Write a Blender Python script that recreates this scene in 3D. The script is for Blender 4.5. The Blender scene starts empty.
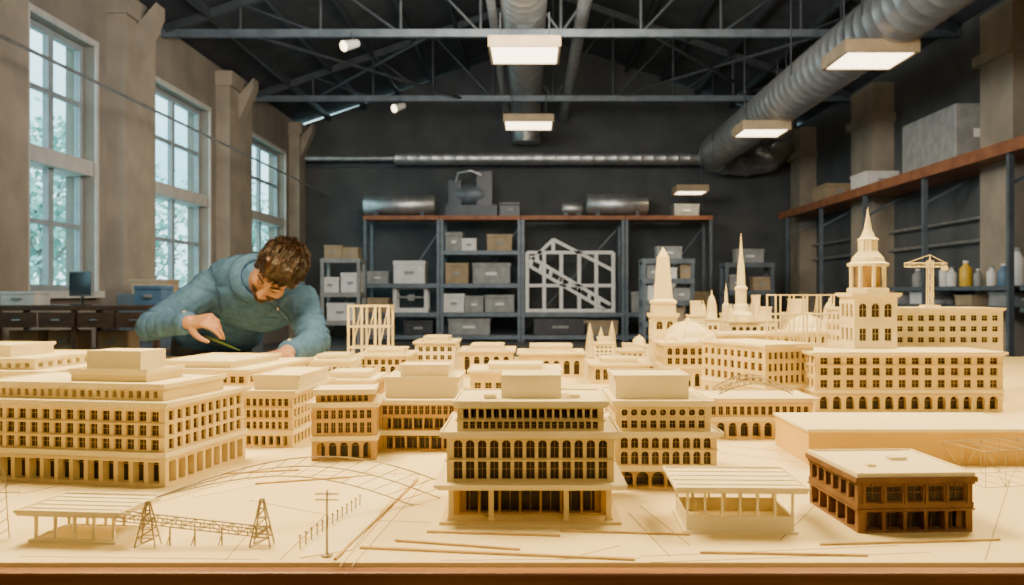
import bpy, bmesh, math, random
from mathutils import Vector, Matrix, noise
from mathutils.bvhtree import BVHTree
random.seed(7)
F=900.0;CX=530.0;CY=292.0;CAMZ=1.17;TZ=0.9;H=CAMZ-TZ
def tp(px,py):
    d=F*H/(py-CY); return ((px-CX)/F*d,d)
def wx(px,d): return (px-CX)/F*d
def wz(py,d): return CAMZ-(py-CY)/F*d
def hg(py,d): return wz(py,d)-TZ
scene=bpy.context.scene
COL=scene.collection
V=Vector
# ------------------------------------------------------------ materials
def pm(name,c1,c2=None,rough=.6,metal=0.0,scale=8.0,bump=0.0,bscale=40.0,emit=None,es=0,stretch=None):
    m=bpy.data.materials.new(name); m.use_nodes=True
    nt=m.node_tree; b=nt.nodes['Principled BSDF']
    b.inputs['Roughness'].default_value=rough; b.inputs['Metallic'].default_value=metal
    tc=nt.nodes.new('ShaderNodeTexCoord'); mp=nt.nodes.new('ShaderNodeMapping')
    nt.links.new(tc.outputs['Object'],mp.inputs['Vector'])
    if stretch: mp.inputs['Scale'].default_value=stretch
    if c2 is None: c2=tuple(x*.8 for x in c1)
    n=nt.nodes.new('ShaderNodeTexNoise'); n.inputs['Scale'].default_value=scale; n.inputs['Detail'].default_value=4
    nt.links.new(mp.outputs['Vector'],n.inputs['Vector'])
    r=nt.nodes.new('ShaderNodeValToRGB')
    r.color_ramp.elements[0].position=.35; r.color_ramp.elements[1].position=.65
    r.color_ramp.elements[0].color=(*c2,1); r.color_ramp.elements[1].color=(*c1,1)
    nt.links.new(n.outputs['Fac'],r.inputs['Fac']); nt.links.new(r.outputs['Color'],b.inputs['Base Color'])
    if bump>0:
        n2=nt.nodes.new('ShaderNodeTexNoise'); n2.inputs['Scale'].default_value=bscale; n2.inputs['Detail'].default_value=3
        nt.links.new(mp.outputs['Vector'],n2.inputs['Vector'])
        bp=nt.nodes.new('ShaderNodeBump'); bp.inputs['Strength'].default_value=bump; bp.inputs['Distance'].default_value=.02
        nt.links.new(n2.outputs['Fac'],bp.inputs['Height']); nt.links.new(bp.outputs['Normal'],b.inputs['Normal'])
    if emit:
        b.inputs['Emission Color'].default_value=(*emit,1); b.inputs['Emission Strength'].default_value=es
    return m
M={}
M['card']=pm('cream_card',(.76,.62,.30),(.68,.54,.24),.75,scale=12)  # facade tone darkened to stand in for walls lit less than roofs
M['cardw']=pm('pale_card',(.90,.82,.56),(.83,.74,.47),.75,scale=12)
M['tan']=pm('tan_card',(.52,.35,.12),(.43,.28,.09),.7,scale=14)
M['brown']=pm('brown_veneer',(.22,.11,.045),(.14,.065,.028),.6,scale=30)
M['orange']=pm('orange_board',(.74,.50,.10),(.66,.43,.08),.65,scale=6)
M['roof']=pm('roof_card',(.92,.83,.55),(.86,.76,.46),.8,scale=9)
M['pane']=pm('painted_dark_hollow',(.035,.020,.009),(.015,.009,.005),.4,scale=60)  # dark sheet painting the shaded hollow behind each model opening
M['table']=pm('table_board',(.92,.79,.43),(.86,.71,.36),.6,scale=2.2,bump=.03,bscale=60)
M['tedge']=pm('table_edge_wood',(.30,.12,.03),(.20,.07,.018),.5,scale=5,stretch=(1,8,20))
M['wood']=pm('balsa_wood',(.66,.46,.18),(.54,.36,.13),.6,scale=20)
M['pencil']=pm('pencil_line',(.42,.31,.15),(.36,.26,.12),.8,scale=20)
M['wire']=pm('pale_wire',(.42,.34,.20),(.34,.27,.16),.5,scale=20)
M['dwood']=pm('dark_wood',(.14,.07,.03),(.08,.042,.022),.55,scale=6,stretch=(1,6,6))
M['steel']=pm('galvanised_steel',(.62,.62,.60),(.45,.46,.45),.40,.8,scale=5,bump=.05)
M['dsteel']=pm('dark_steel',(.075,.085,.09),(.05,.058,.065),.5,.4,scale=5)
M['bsteel']=pm('blue_grey_steel',(.15,.18,.20),(.10,.125,.14),.5,.3,scale=5)
M['rust']=pm('rust_shelf',(.34,.13,.05),(.22,.08,.035),.6,.1,scale=4)
M['wallb']=pm('slate_wall',(.10,.105,.10),(.065,.07,.07),.85,scale=1.2,bump=.1,bscale=6)
M['walll']=pm('concrete_wall',(.29,.24,.18),(.21,.18,.14),.85,scale=1.5,bump=.15,bscale=8)
M['pil']=pm('pilaster_concrete',(.38,.31,.22),(.28,.235,.17),.85,scale=2,bump=.15,bscale=10)
M['ceil']=pm('dark_roof_deck',(.06,.064,.066),(.038,.042,.045),.8,scale=2)
M['floor']=pm('concrete_floor',(.11,.11,.105),(.07,.07,.07),.5,scale=1.5,bump=.05)
M['wframe']=pm('window_frame_paint',(.34,.38,.37),(.27,.30,.30),.5,scale=5)
M['reveal']=pm('window_casing_paint',(.60,.56,.47),(.50,.47,.40),.6,scale=5)
M['white']=pm('white_plastic',(.86,.82,.74),(.74,.70,.63),.5,scale=6)
M['grey']=pm('grey_box',(.34,.34,.31),(.25,.25,.23),.6,scale=6)
M['cardbox']=pm('kraft_box',(.44,.32,.18),(.34,.25,.14),.75,scale=6)
M['black']=pm('black_plastic',(.03,.03,.032),(.018,.018,.02),.4,scale=6)
M['yellow']=pm('yellow_plastic',(.85,.52,.04),(.70,.42,.03),.4,scale=6)
M['blue']=pm('blue_plastic',(.12,.22,.32),(.09,.17,.25),.4,scale=6)
M['green']=pm('dark_green_enamel',(.07,.12,.03),(.05,.09,.02),.35,scale=30)
M['panel']=pm('lamp_diffuser',(.9,.8,.65),(.9,.8,.65),.5,emit=(1,.80,.50),es=7)
M['skin']=pm('skin',(.56,.31,.20),(.47,.25,.16),.5,scale=18,bump=.05,bscale=300)
M['lips']=pm('lip_skin',(.38,.16,.12),(.32,.13,.10),.45,scale=30)
M['hair']=pm('brown_hair',(.035,.015,.008),(.014,.007,.004),.38,scale=60,stretch=(1,1,.3))
M['beard']=pm('short_beard',(.085,.04,.022),(.045,.022,.013),.7,scale=180)
M['shirt']=pm('blue_denim_shirt',(.075,.20,.50),(.05,.14,.37),.8,scale=40,bump=.15,bscale=300)
M['seam']=pm('shirt_seam',(.035,.09,.24),(.03,.07,.19),.8,scale=40)
M['button']=pm('shirt_button',(.8,.8,.78),None,.4)
M['trous']=pm('dark_trousers',(.03,.035,.05),(.02,.024,.035),.8,scale=9)
M['trunk']=pm('bark',(.24,.23,.2),(.17,.16,.14),.9,scale=6)
M['leaf']=pm('leaves',(.36,.60,.50),(.20,.42,.38),.7,scale=1.2)
M['ground']=pm('outside_paving',(.5,.52,.52),(.4,.43,.43),.9,scale=.5)
M['screen']=pm('screen_glass',(.06,.08,.09),(.04,.05,.06),.15,scale=2)
g=bpy.data.materials.new('window_glass'); g.use_nodes=True; nt=g.node_tree
for n in list(nt.nodes):
    if n.type!='OUTPUT_MATERIAL': nt.nodes.remove(n)
out=[n for n in nt.nodes if n.type=='OUTPUT_MATERIAL'][0]
t=nt.nodes.new('ShaderNodeBsdfTransparent'); t.inputs[0].default_value=(.9,.98,1,1)
gl=nt.nodes.new('ShaderNodeBsdfGlossy'); gl.inputs['Roughness'].default_value=.05
mx=nt.nodes.new('ShaderNodeMixShader'); mx.inputs[0].default_value=.05
nt.links.new(t.outputs[0],mx.inputs[1]); nt.links.new(gl.outputs[0],mx.inputs[2]); nt.links.new(mx.outputs[0],out.inputs[0])
M['glass']=g
# ------------------------------------------------------------ mesh builder
def frame_to(dirv):
    z=dirv.normalized(); a=V((0,0,1)) if abs(z.z)<.95 else V((0,1,0))
    x=a.cross(z).normalized(); y=z.cross(x); return x,y,z
class MB:
    def __init__(s): s.v=[];s.f=[];s.m=[];s.sm=[];s.cur=0
    def add(s,vs,fs,smooth=False):
        b=len(s.v); s.v+=[tuple(v) for v in vs]
        for f in fs:
            s.f.append(tuple(i+b for i in f)); s.m.append(s.cur); s.sm.append(smooth)
    def box(s,x0,x1,y0,y1,z0,z1):
        s.add([(x0,y0,z0),(x1,y0,z0),(x1,y1,z0),(x0,y1,z0),(x0,y0,z1),(x1,y0,z1),(x1,y1,z1),(x0,y1,z1)],
              [(0,3,2,1),(4,5,6,7),(0,1,5,4),(1,2,6,5),(2,3,7,6),(3,0,4,7)])
    def beam(s,p0,p1,w,h):
        p0=V(p0);p1=V(p1); x,y,z=frame_to(p1-p0); vs=[]
        for p in (p0,p1):
            for a,b in ((-1,-1),(1,-1),(1,1),(-1,1)): vs.append(p+x*(a*w/2)+y*(b*h/2))
        s.add(vs,[(0,3,2,1),(4,5,6,7),(0,1,5,4),(1,2,6,5),(2,3,7,6),(3,0,4,7)])
    def cyl(s,p0,p1,r0,r1=None,n=10,smooth=True):
        if r1 is None: r1=r0
        p0=V(p0);p1=V(p1); x,y,z=frame_to(p1-p0); vs=[]
        for p,r in ((p0,r0),(p1,r1)):
            for i in range(n):
                a=2*math.pi*i/n; vs.append(p+x*(math.cos(a)*r)+y*(math.sin(a)*r))
        s.add(vs,[(i,(i+1)%n,n+(i+1)%n,n+i) for i in range(n)],smooth)
        s.add(vs[:n],[tuple(reversed(range(n)))]); s.add(vs[n:],[tuple(range(n))])
    def lathe(s,prof,n=12,c=(0,0,0),smooth=False,rot=0.0,caps=True):
        vs=[]
        for r,z in prof:
            for i in range(n):
                a=2*math.pi*i/n+rot; vs.append((c[0]+math.cos(a)*r,c[1]+math.sin(a)*r,c[2]+z))
        fs=[]
        for k in range(len(prof)-1):
            for i in range(n): fs.append((k*n+i,k*n+(i+1)%n,(k+1)*n+(i+1)%n,(k+1)*n+i))
        s.add(vs,fs,smooth)
        if caps:
            s.add(vs[:n],[tuple(reversed(range(n)))]); s.add(vs[-n:],[tuple(range(n))])
    def tube(s,pts,r,n=8):
        pts=[V(p) for p in pts]; vs=[]; N=len(pts)
        px=None
        for k,p in enumerate(pts):
            t=(pts[min(k+1,N-1)]-pts[max(k-1,0)]).normalized()
            if px is None: px,_,_=frame_to(t)
            px=(px-t*px.dot(t)).normalized(); y=t.cross(px)
            rr=r[k] if isinstance(r,(list,tuple)) else r
            for i in range(n):
                a=2*math.pi*i/n; vs.append(p+px*(math.cos(a)*rr)+y*(math.sin(a)*rr))
        fs=[]
        for k in range(N-1):
            for i in range(n): fs.append((k*n+i,k*n+(i+1)%n,(k+1)*n+(i+1)%n,(k+1)*n+i))
        s.add(vs,fs,True); s.add(vs[:n],[tuple(reversed(range(n)))]); s.add(vs[-n:],[tuple(range(n))])
    def ell(s,c,rad,R=None,n=16,m=10):
        c=V(c); vs=[]; fs=[]
        R=R or Matrix.Identity(3)
        vs.append(c+R@V((0,0,-rad[2])))
        for j in range(1,m):
            ph=-math.pi/2+math.pi*j/m
            for i in range(n):
                a=2*math.pi*i/n
                vs.append(c+R@V((rad[0]*math.cos(ph)*math.cos(a),rad[1]*math.cos(ph)*math.sin(a),rad[2]*math.sin(ph))))
        vs.append(c+R@V((0,0,rad[2])))
        for i in range(n): fs.append((0,1+(i+1)%n,1+i))
        for j in range(m-2):
            for i in range(n):
                fs.append((1+j*n+i,1+j*n+(i+1)%n,1+(j+1)*n+(i+1)%n,1+(j+1)*n+i))
        L=len(vs)-1; b=1+(m-2)*n
        for i in range(n): fs.append((b+i,b+(i+1)%n,L))
        s.add(vs,fs,True)
    def cap(s,p0,p1,r0,r1,n=14):
        s.cyl(p0,p1,r0,r1,n); s.ell(p0,(r0,)*3,n=n,m=8); s.ell(p1,(r1,)*3,n=n,m=8)
    def mesh(s,name,mats):
        me=bpy.data.meshes.new(name); me.from_pydata(s.v,[],s.f)
        for m in mats: me.materials.append(m if not isinstance(m,str) else M[m])
        me.polygons.foreach_set('material_index',s.m); me.polygons.foreach_set('use_smooth',s.sm)
        me.update(); return me
def ob(name,me,parent=None,loc=(0,0,0),rot=0,label=None,cat=None,kind=None,group=None):
    o=bpy.data.objects.new(name,me); COL.objects.link(o)
    o.location=loc; o.rotation_euler=(0,0,rot) if not isinstance(rot,(tuple,list)) else rot
    if parent: o.parent=parent
    if label: o['label']=label
    if cat: o['category']=cat
    if kind: o['kind']=kind
    if group: o['group']=group
    return o
def bev(o,w=.01,seg=2):
    m=o.modifiers.new('bevel','BEVEL'); m.width=w; m.segments=seg; m.limit_method='ANGLE'; return o
# ------------------------------------------------------------ building generator
wcache={}
FM={'cardw':'card','card':'tan'}
def win_mesh(w,h,kind,fm):
    key=(round(w,4),round(h,4),kind,fm)
    if key in wcache: return wcache[key]
    mb=MB(); e=.0001
    if kind in('rect','bay'):
        pl=[(-w/2,0),(w/2,0),(w/2,h),(-w/2,h)]
    elif kind in('arch','arcade'):
        r=w/2; pl=[(-r,0),(r,0)]+[(r*math.cos(a),h-r+r*math.sin(a)) for a in [math.pi*k/8 for k in range(9)]]
    else:
        r=w/2; pl=[(r*math.cos(a),h/2+r*math.sin(a)) for a in [2*math.pi*k/16 for k in range(16)]]
    mb.cur=0; mb.add([(x,0,z) for x,z in pl],[tuple(range(len(pl)))])
    mb.cur=1
    b=max(.0005,w*.05)
    if kind in('rect','arch'):
        top=h if kind=='rect' else h-w/2
        mb.box(-w/2,-w/2+b,-.0010,-e,0,top); mb.box(w/2-b,w/2,-.0010,-e,0,top)
        mb.box(-w/2+b,w/2-b,-.0010,-e,0,b); mb.box(-b*.4,b*.4,-.0008,-e,b,h-b)
        mb.box(-w/2+b,w/2-b,-.0009,-e,h*.55,h*.55+b*.8)
        if kind=='rect': mb.box(-w/2+b,w/2-b,-.0010,-e,h-b,h)
    elif kind=='round':
        mb.box(-b*.5,b*.5,-.001,-e,h/2-w/2,h/2+w/2); mb.box(-w/2,w/2,-.001,-e,h/2-b*.5,h/2+b*.5)
    elif kind=='bay':
        mb.box(-w/2,w/2,-.002,-e,h*.8,h*.8+b); mb.box(-b*.5,b*.5,-.002,-e,0,h)
    else:
        mb.box(-w/2,w/2,-.002,-e,h-w/2-b,h-w/2)
    me=mb.mesh('window_mesh',['pane',FM.get(fm,fm)]); wcache[key]=me; return me
def facade(mb,O,U,N,W,z0,z1,rows,ni,wins,t=.0045,marg=.006):
    O=V(O);U=V(U);N=V(N)
    P=lambda u,z,dp=0: O+U*u+V((0,0,z))-N*dp
    def q(a,b,c,d): mb.add([a,b,c,d],[(0,1,2,3)])
    z=z0
    for row in sorted(rows,key=lambda r:r[0]):
        zb,zt,nf,ns,fr,kind=row[:6]; n=(nf,ns)[ni]
        if n<=0: continue
        if kind in('rect','arch'): fr=min(.74,fr*1.28)
        q(P(0,z),P(W,z),P(W,zb),P(0,zb))
        td=t*(3.2 if kind in('bay','arcade') else 1)
        p=(W-2*marg)/n; ow=fr*p; h=zt-zb
        if kind in('arch','arcade','round'): ow=min(ow,h*1.0 if kind=='round' else h*1.6)
        last=0
        for i in range(n):
            c=marg+p*(i+.5); a=c-ow/2; b=c+ow/2
            q(P(last,zb),P(a,zb),P(a,zt),P(last,zt)); last=b
            if kind in('rect','bay'):
                q(P(a,zb),P(a,zb,td),P(a,zt,td),P(a,zt)); q(P(b,zb),P(b,zb,td),P(b,zt,td),P(b,zt))
                q(P(a,zb),P(b,zb),P(b,zb,td),P(a,zb,td)); q(P(a,zt),P(b,zt),P(b,zt,td),P(a,zt,td))
            elif kind in('arch','arcade'):
                r=ow/2; sp=zt-r
                q(P(a,zb),P(a,zb,td),P(a,sp,td),P(a,sp)); q(P(b,zb),P(b,zb,td),P(b,sp,td),P(b,sp))
                q(P(a,zb),P(b,zb),P(b,zb,td),P(a,zb,td))
                pts=[(c-r*math.cos(math.pi*k/8),sp+r*math.sin(math.pi*k/8)) for k in range(9)]
                for k in range(8):
                    (u0,y0),(u1,y1)=pts[k],pts[k+1]
                    q(P(u0,y0),P(u1,y1),P(u1,zt),P(u0,zt)); q(P(u0,y0),P(u1,y1),P(u1,y1,td),P(u0,y0,td))
            else:
                r=ow/2; zc=(zb+zt)/2
                for k in range(16):
                    a0=2*math.pi*k/16;a1=2*math.pi*(k+1)/16
                    def sq(an):
                        cc,ss=math.cos(an),math.sin(an); m_=max(abs(cc)/(r),abs(ss)/(h/2)); return P(c+cc/m_,zc+ss/m_)
                    A0=P(c+r*.96*math.cos(a0),zc+r*.96*math.sin(a0));A1=P(c+r*.96*math.cos(a1),zc+r*.96*math.sin(a1))
                    B0=P(c+r*.96*math.cos(a0),zc+r*.96*math.sin(a0),td);B1=P(c+r*.96*math.cos(a1),zc+r*.96*math.sin(a1),td)
                    q(sq(a0),sq(a1),A1,A0); q(A0,A1,B1,B0)
            wins.append((P(c,zb,td-.0002),math.atan2(U.y,U.x),ow,h,kind,ni))
        q(P(last,zb),P(W,zb),P(W,zt),P(last,zt))
        z=zt
    q(P(0,z),P(W,z),P(W,z1),P(0,z1))
def block(root,L,mat,fm):
    x0,x1,y0,y1=L['r']; z0,z1=L['z']; rows=L.get('rows',[]); wins=[]
    mt=L.get('mat',mat); sides=L.get('sides','flrb')
    mb=MB(); W=x1-x0;D=y1-y0
    facade(mb,(x0,y0,0),(1,0,0),(0,-1,0),W,z0,z1,rows,0,wins)
    facade(mb,(x1,y0,0),(0,1,0),(1,0,0),D,z0,z1,rows if 'r' in sides else [],1,wins)
    facade(mb,(x0,y1,0),(0,-1,0),(-1,0,0),D,z0,z1,rows if 'l' in sides else [],1,wins)
    facade(mb,(x1,y1,0),(-1,0,0),(0,1,0),W,z0,z1,[],0,wins)
    mb.add([(x0,y0,z1),(x1,y0,z1),(x1,y1,z1),(x0,y1,z1)],[(0,1,2,3)])
    mb.add([(x0,y0,z0),(x1,y0,z0),(x1,y1,z0),(x0,y1,z0)],[(3,2,1,0)])
    for bz in L.get('belts',[]):
        e=.0022;b2=.0018
        mb.box(x0-e,x1+e,y0-e,y0,bz,bz+b2); mb.box(x0-e,x1+e,y1,y1+e,bz,bz+b2)
        mb.box(x0-e,x0,y0,y1,bz,bz+b2); mb.box(x1,x1+e,y0,y1,bz,bz+b2)
    for k in range(L.get('pil',0)):
        u=x0+.006+(W-.012)*k/(L['pil']-1)
        mb.box(u-.0011,u+.0011,y0-.002,y0,z0,z1)
    ob('storey_block',mb.mesh('storey_block',[mt]),root)
    c=L.get('corn',.006)
    if c>0:
        mb=MB(); th=L.get('cth',.0035)
        mb.box(x0-c,x1+c,y0-c,y1+c,z1,z1+th)
        mb.box(x0-c*.5,x1+c*.5,y0-c*.5,y1+c*.5,z1-th*.7,z1)
        q=.0022;zz=z1+th
        mb.box(x0-c,x1+c,y0-c,y0-c+q,zz,zz+q); mb.box(x0-c,x1+c,y1+c-q,y1+c,zz,zz+q)
        mb.box(x0-c,x0-c+q,y0-c+q,y1+c-q,zz,zz+q); mb.box(x1+c-q,x1+c,y0-c+q,y1+c-q,zz,zz+q)
        if L.get('dent',True):
            n=int(W/.006)
            for i in range(n):
                u=x0+(i+.5)*W/n; mb.box(u-.0012,u+.0012,y0-c*.85,y0-c*.5,z1-th*.7,z1)
            n=int(D/.006)
            for i in range(n):
                u=y0+(i+.5)*D/n
                mb.box(x1+c*.5,x1+c*.85,u-.0012,u+.0012,z1-th*.7,z1); mb.box(x0-c*.85,x0-c*.5,u-.0012,u+.0012,z1-th*.7,z1)
        ob('cornice',mb.mesh('cornice',['roof' if L.get('lr') is None else L['lr']]),root)
    return wins
def building(label,x,y,rot,levels,mat='card',fm=None,cat='model building',name='model_building',z=TZ,extra=None,group=None):
    fm=fm or mat
    root=ob(name,None,None,(x,y,z),math.radians(rot),label,cat,group=group)
    allw=[]
    for L in levels: allw+=block(root,L,mat,fm)
    rest=MB()
    for i,(p,a,w,h,k,ni) in enumerate(allw):
        me=win_mesh(w,h,k,fm)
        if i<96: ob('window' if k in('rect','arch','round') else 'archway',me,root,p,a)
        else:
            R=Matrix.Rotation(a,3,'Z')
            vs=[R@v.co+p for v in me.vertices]
            for pl in me.polygons:
                rest.cur=pl.material_index; rest.add([vs[j] for j in pl.vertices],[tuple(range(len(pl.vertices)))])
    if rest.v: ob('window_row',rest.mesh('window_row',['pane',FM.get(fm,fm)]),root,kind='stuff')
    if extra: extra(root)
    return root
def vents(root,items,mat='cardw'):
    for (x,y,z,sx,sy,sz) in items:
        mb=MB(); mb.box(-sx/2,sx/2,-sy/2,sy/2,0,sz*.85); mb.box(-sx*.56,sx*.56,-sy*.56,sy*.56,sz*.85,sz)
        ob('roof_vent',mb.mesh('roof_vent',[mat]),root,(x,y,z))
# ============================================================ TABLE
def build_table():
    root=ob('model_table',None,None,(0,0,0),0,"long wide cream-topped display table with orange-brown wooden edge",'table')
    y0,y1=.9,3.78;X=2.45
    mb=MB(); mb.box(-X,X,y0,y1,TZ-.03,TZ); o=ob('tabletop',mb.mesh('tabletop',['table']),root)
    mb=MB(); mb.box(-X-.02,X+.02,y0-.02,y0,TZ-.09,TZ-.004); mb.box(-X-.02,X+.02,y1,y1+.02,TZ-.09,TZ-.004)
    mb.box(-X-.02,-X,y0,y1,TZ-.09,TZ-.004); mb.box(X,X+.02,y0,y1,TZ-.09,TZ-.004)
    bev(ob('edge_band',mb.mesh('edge_band',['tedge']),root),.003)
    for x in (-X+.15,0,X-.15):
        for y in (y0+.25,y1-.25):
            mb=MB(); mb.box(-.05,.05,-.05,.05,0,TZ-.03); bev(ob('leg',mb.mesh('leg',['tedge']),root,(x,y,0)),.006)
    mb=MB()
    def ln(p,q,w=.0011):
        a=tp(*p);b=tp(*q); mb.beam((a[0],a[1],TZ+.0001),(b[0],b[1],TZ+.0001),w,.0004)
    for p,q in (((180,492),(300,470)),((190,498),(310,474)),((300,470),(420,474)),((310,474),(415,480)),((420,474),(340,566)),((428,478),(352,566)),
        ((280,560),(340,500)),((225,560),(260,520)),((250,500),(330,515)),((640,505),(690,545)),((628,512),(670,556)),((440,560),(640,558)),((640,556),(900,545)),((650,562),(930,552)),
        ((820,500),(780,540)),((985,560),(1010,480)),((560,560),(620,545)),((725,445),(790,452)),((720,452),(800,462)),((20,556),(260,559)),((15,495),(60,485)),((150,505),(240,478)),
        ((380,500),(425,505)),((375,520),(430,522)),((395,470),(395,490)),((690,440),(705,465)),((880,470),(990,467))): ln(p,q)
    ob('plan_drawing',mb.mesh('plan_drawing',['pencil']),root,label="thin pencil plan lines",kind='stuff')
build_table()
# ============================================================ MODEL BUILDINGS
def center(px0,px1,d): return (wx(px0,d)+wx(px1,d))/2, wx(px1,d)-wx(px0,d)
a=math.radians(-10.5);u=V((math.cos(a),math.sin(a)));Cc=V((-.505,1.246)); w=.34; o=Cc-u*w/2
building("large cream office block model with long window rows and ground colonnade",o.x,o.y,-10.5,[
 dict(r=(-w/2,w/2,0,.225),z=(0,.042),rows=[(.005,.034,14,9,.74,'bay')],corn=.003,sides='fr',belts=[.037]),
 dict(r=(-w/2+.002,w/2-.002,.002,.223),z=(.0455,.112),rows=[(.050,.065,17,10,.52,'rect'),(.070,.085,17,10,.52,'rect'),(.090,.104,17,10,.52,'rect')],corn=.009,sides='fr',belts=[.0665,.0865]),
 dict(r=(-w/2+.02,w/2-.022,.03,.195),z=(.1155,.134),rows=[(.119,.129,22,10,.5,'bay')],corn=.004,sides='f'),
 dict(r=(w/2-.2,w/2-.075,.07,.165),z=(.1375,.150),corn=.003,dent=False),
 dict(r=(w/2-.185,w/2-.095,.085,.15),z=(.1535,.182),corn=.0,dent=False,mat='cardw')],'card')
d=1.9
building("low cream model hall with stepped flat roofs",-1.22,d,-6,[
 dict(r=(-.24,.22,0,.4),z=(0,.10),rows=[(.05,.07,20,12,.5,'rect'),(.075,.092,20,12,.5,'rect')],corn=.006,sides='fr'),
 dict(r=(-.2,.15,.05,.33),z=(.1035,.123),rows=[(.108,.118,16,8,.5,'bay')],corn=.008,sides='fr'),
 dict(r=(-.12,.06,.1,.25),z=(.1265,.148),corn=.004,dent=False)],'cardw')
building("wide cream model block with broad flat roof slab",-.75,2.0,-8,[
 dict(r=(-.12,.13,0,.36),z=(0,.095),rows=[(.045,.06,12,12,.5,'rect'),(.07,.085,12,12,.5,'rect')],corn=.008,sides='fr'),
 dict(r=(-.1,.07,.04,.3),z=(.0985,.11),corn=.006,dent=False,mat='cardw')],'card')
cx,w=center(241,293,1.568)
building("cream corner block model with narrow window rows and roof box",cx,1.568,-3,[
 dict(r=(-w/2,w/2,0,.25),z=(0,.024),rows=[(.004,.02,6,12,.6,'bay')],corn=.002,sides='fr'),
 dict(r=(-w/2,w/2,0,.25),z=(.0275,.094),rows=[(.032,.045,7,12,.5,'rect'),(.052,.065,7,12,.5,'rect'),(.072,.085,7,12,.5,'rect')],corn=.007,sides='fr',belts=[.048,.068]),
 dict(r=(-w/2+.012,w/2+.0,.03,.22),z=(.0975,.118),corn=.003,dent=False,mat='cardw')],'card')
cx,w=center(312,376,1.446)
building("tan model block with arched ground floor and small windows",cx,1.446,6,[
 dict(r=(-w/2,w/2,0,.11),z=(0,.034),rows=[(.004,.029,5,5,.68,'arcade')],corn=.003,sides='flr'),
 dict(r=(-w/2,w/2,0,.11),z=(.0375,.088),rows=[(.044,.061,8,8,.52,'rect'),(.067,.081,8,8,.52,'rect')],corn=.006,sides='flr'),
 dict(r=(-w/2+.006,w/2-.006,.006,.1),z=(.0915,.108),rows=[(.094,.104,8,7,.5,'arch')],corn=.004,sides='flr')],'tan')
cx,w=center(378,458,1.53)
building("tan model block with deep recessed windows and plain roof box",cx,1.53,0,[
 dict(r=(-w/2,w/2,0,.2),z=(0,.03),rows=[(.004,.026,6,8,.84,'bay')],corn=.004,sides='flr'),
 dict(r=(-w/2,w/2,0,.2),z=(.0335,.082),rows=[(.038,.057,7,9,.84,'bay'),(.062,.077,12,9,.6,'rect')],corn=.007,sides='flr'),
 dict(r=(-w/2+.006,w/2-.004,.04,.18),z=(.0855,.117),corn=.004,dent=False,mat='cardw',lr='cardw'),
 dict(r=(-.04,.045,.07,.16),z=(.1205,.136),corn=.002,dent=False,mat='cardw',lr='cardw')],'tan')
w=.196
def cols7(root):
    for x in (-.093,-.046,.042,.092):
        mb=MB(); mb.box(-.0042,.0042,-.0042,.0042,0,.003); mb.box(-.003,.003,-.003,.003,.003,.037); mb.box(-.0045,.0045,-.0045,.0045,.037,.0405)
        ob('column',mb.mesh('column',['card']),root,(x,.006,.0035))
    mb=MB(); mb.box(-.106,.106,-.006,.175,0,.0035); ob('plinth',mb.mesh('plinth',['card']),root)
    mb=MB(); mb.box(-.112,.112,-.012,.176,.044,.0475); mb.box(-.107,.107,-.007,.172,.0405,.044)
    n=30
    for i in range(n): mb.box(-.105+i*.00724-.0014,-.105+i*.00724+.0014,-.0095,-.007,.0415,.044)
    ob('canopy_slab',mb.mesh('canopy_slab',['roof']),root)
    vents(root,[(-.05,.06,.139,.014,.012,.006),(.055,.07,.139,.012,.02,.005)])
building("central cream model block with columned ground floor and dense window grid",0.0005,1.05,0,[
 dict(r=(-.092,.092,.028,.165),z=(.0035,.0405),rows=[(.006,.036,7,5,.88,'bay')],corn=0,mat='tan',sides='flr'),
 dict(r=(-w/2,w/2,.004,.168),z=(.0475,.102),rows=[(.051,.072,13,8,.66,'rect'),(.0755,.097,13,8,.66,'arch')],corn=.008,sides='flr',belts=[.0725]),
 dict(r=(-.087,.087,.016,.15),z=(.1055,.136),rows=[(.108,.117,20,0,.6,'rect'),(.120,.132,18,0,.7,'bay')],corn=.005,sides='f',belts=[.1175]),
 dict(r=(-.036,.038,.06,.125),z=(.1395,.168),corn=0,dent=False,mat='cardw')],'card',extra=cols7)
cx,w=center(612,714,1.24)
building("cream model block with arched windows and oculus frieze",cx+.004,1.24,0,[
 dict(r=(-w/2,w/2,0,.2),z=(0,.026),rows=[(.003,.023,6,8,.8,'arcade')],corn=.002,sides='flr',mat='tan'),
 dict(r=(-w/2,w/2,0,.2),z=(.0295,.073),rows=[(.033,.051,9,8,.56,'arch'),(.055,.070,9,8,.56,'arch')],corn=.008,sides='flr',belts=[.052]),
 dict(r=(-w/2+.002,w/2-.006,.012,.19),z=(.0765,.114),rows=[(.081,.092,9,9,.5,'rect'),(.096,.110,9,9,.72,'round')],corn=.005,sides='flr'),
 dict(r=(-w/2+.006,w/2-.03,.05,.16),z=(.1175,.146),corn=.003,dent=False,mat='cardw',lr='cardw')],'card')
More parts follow.
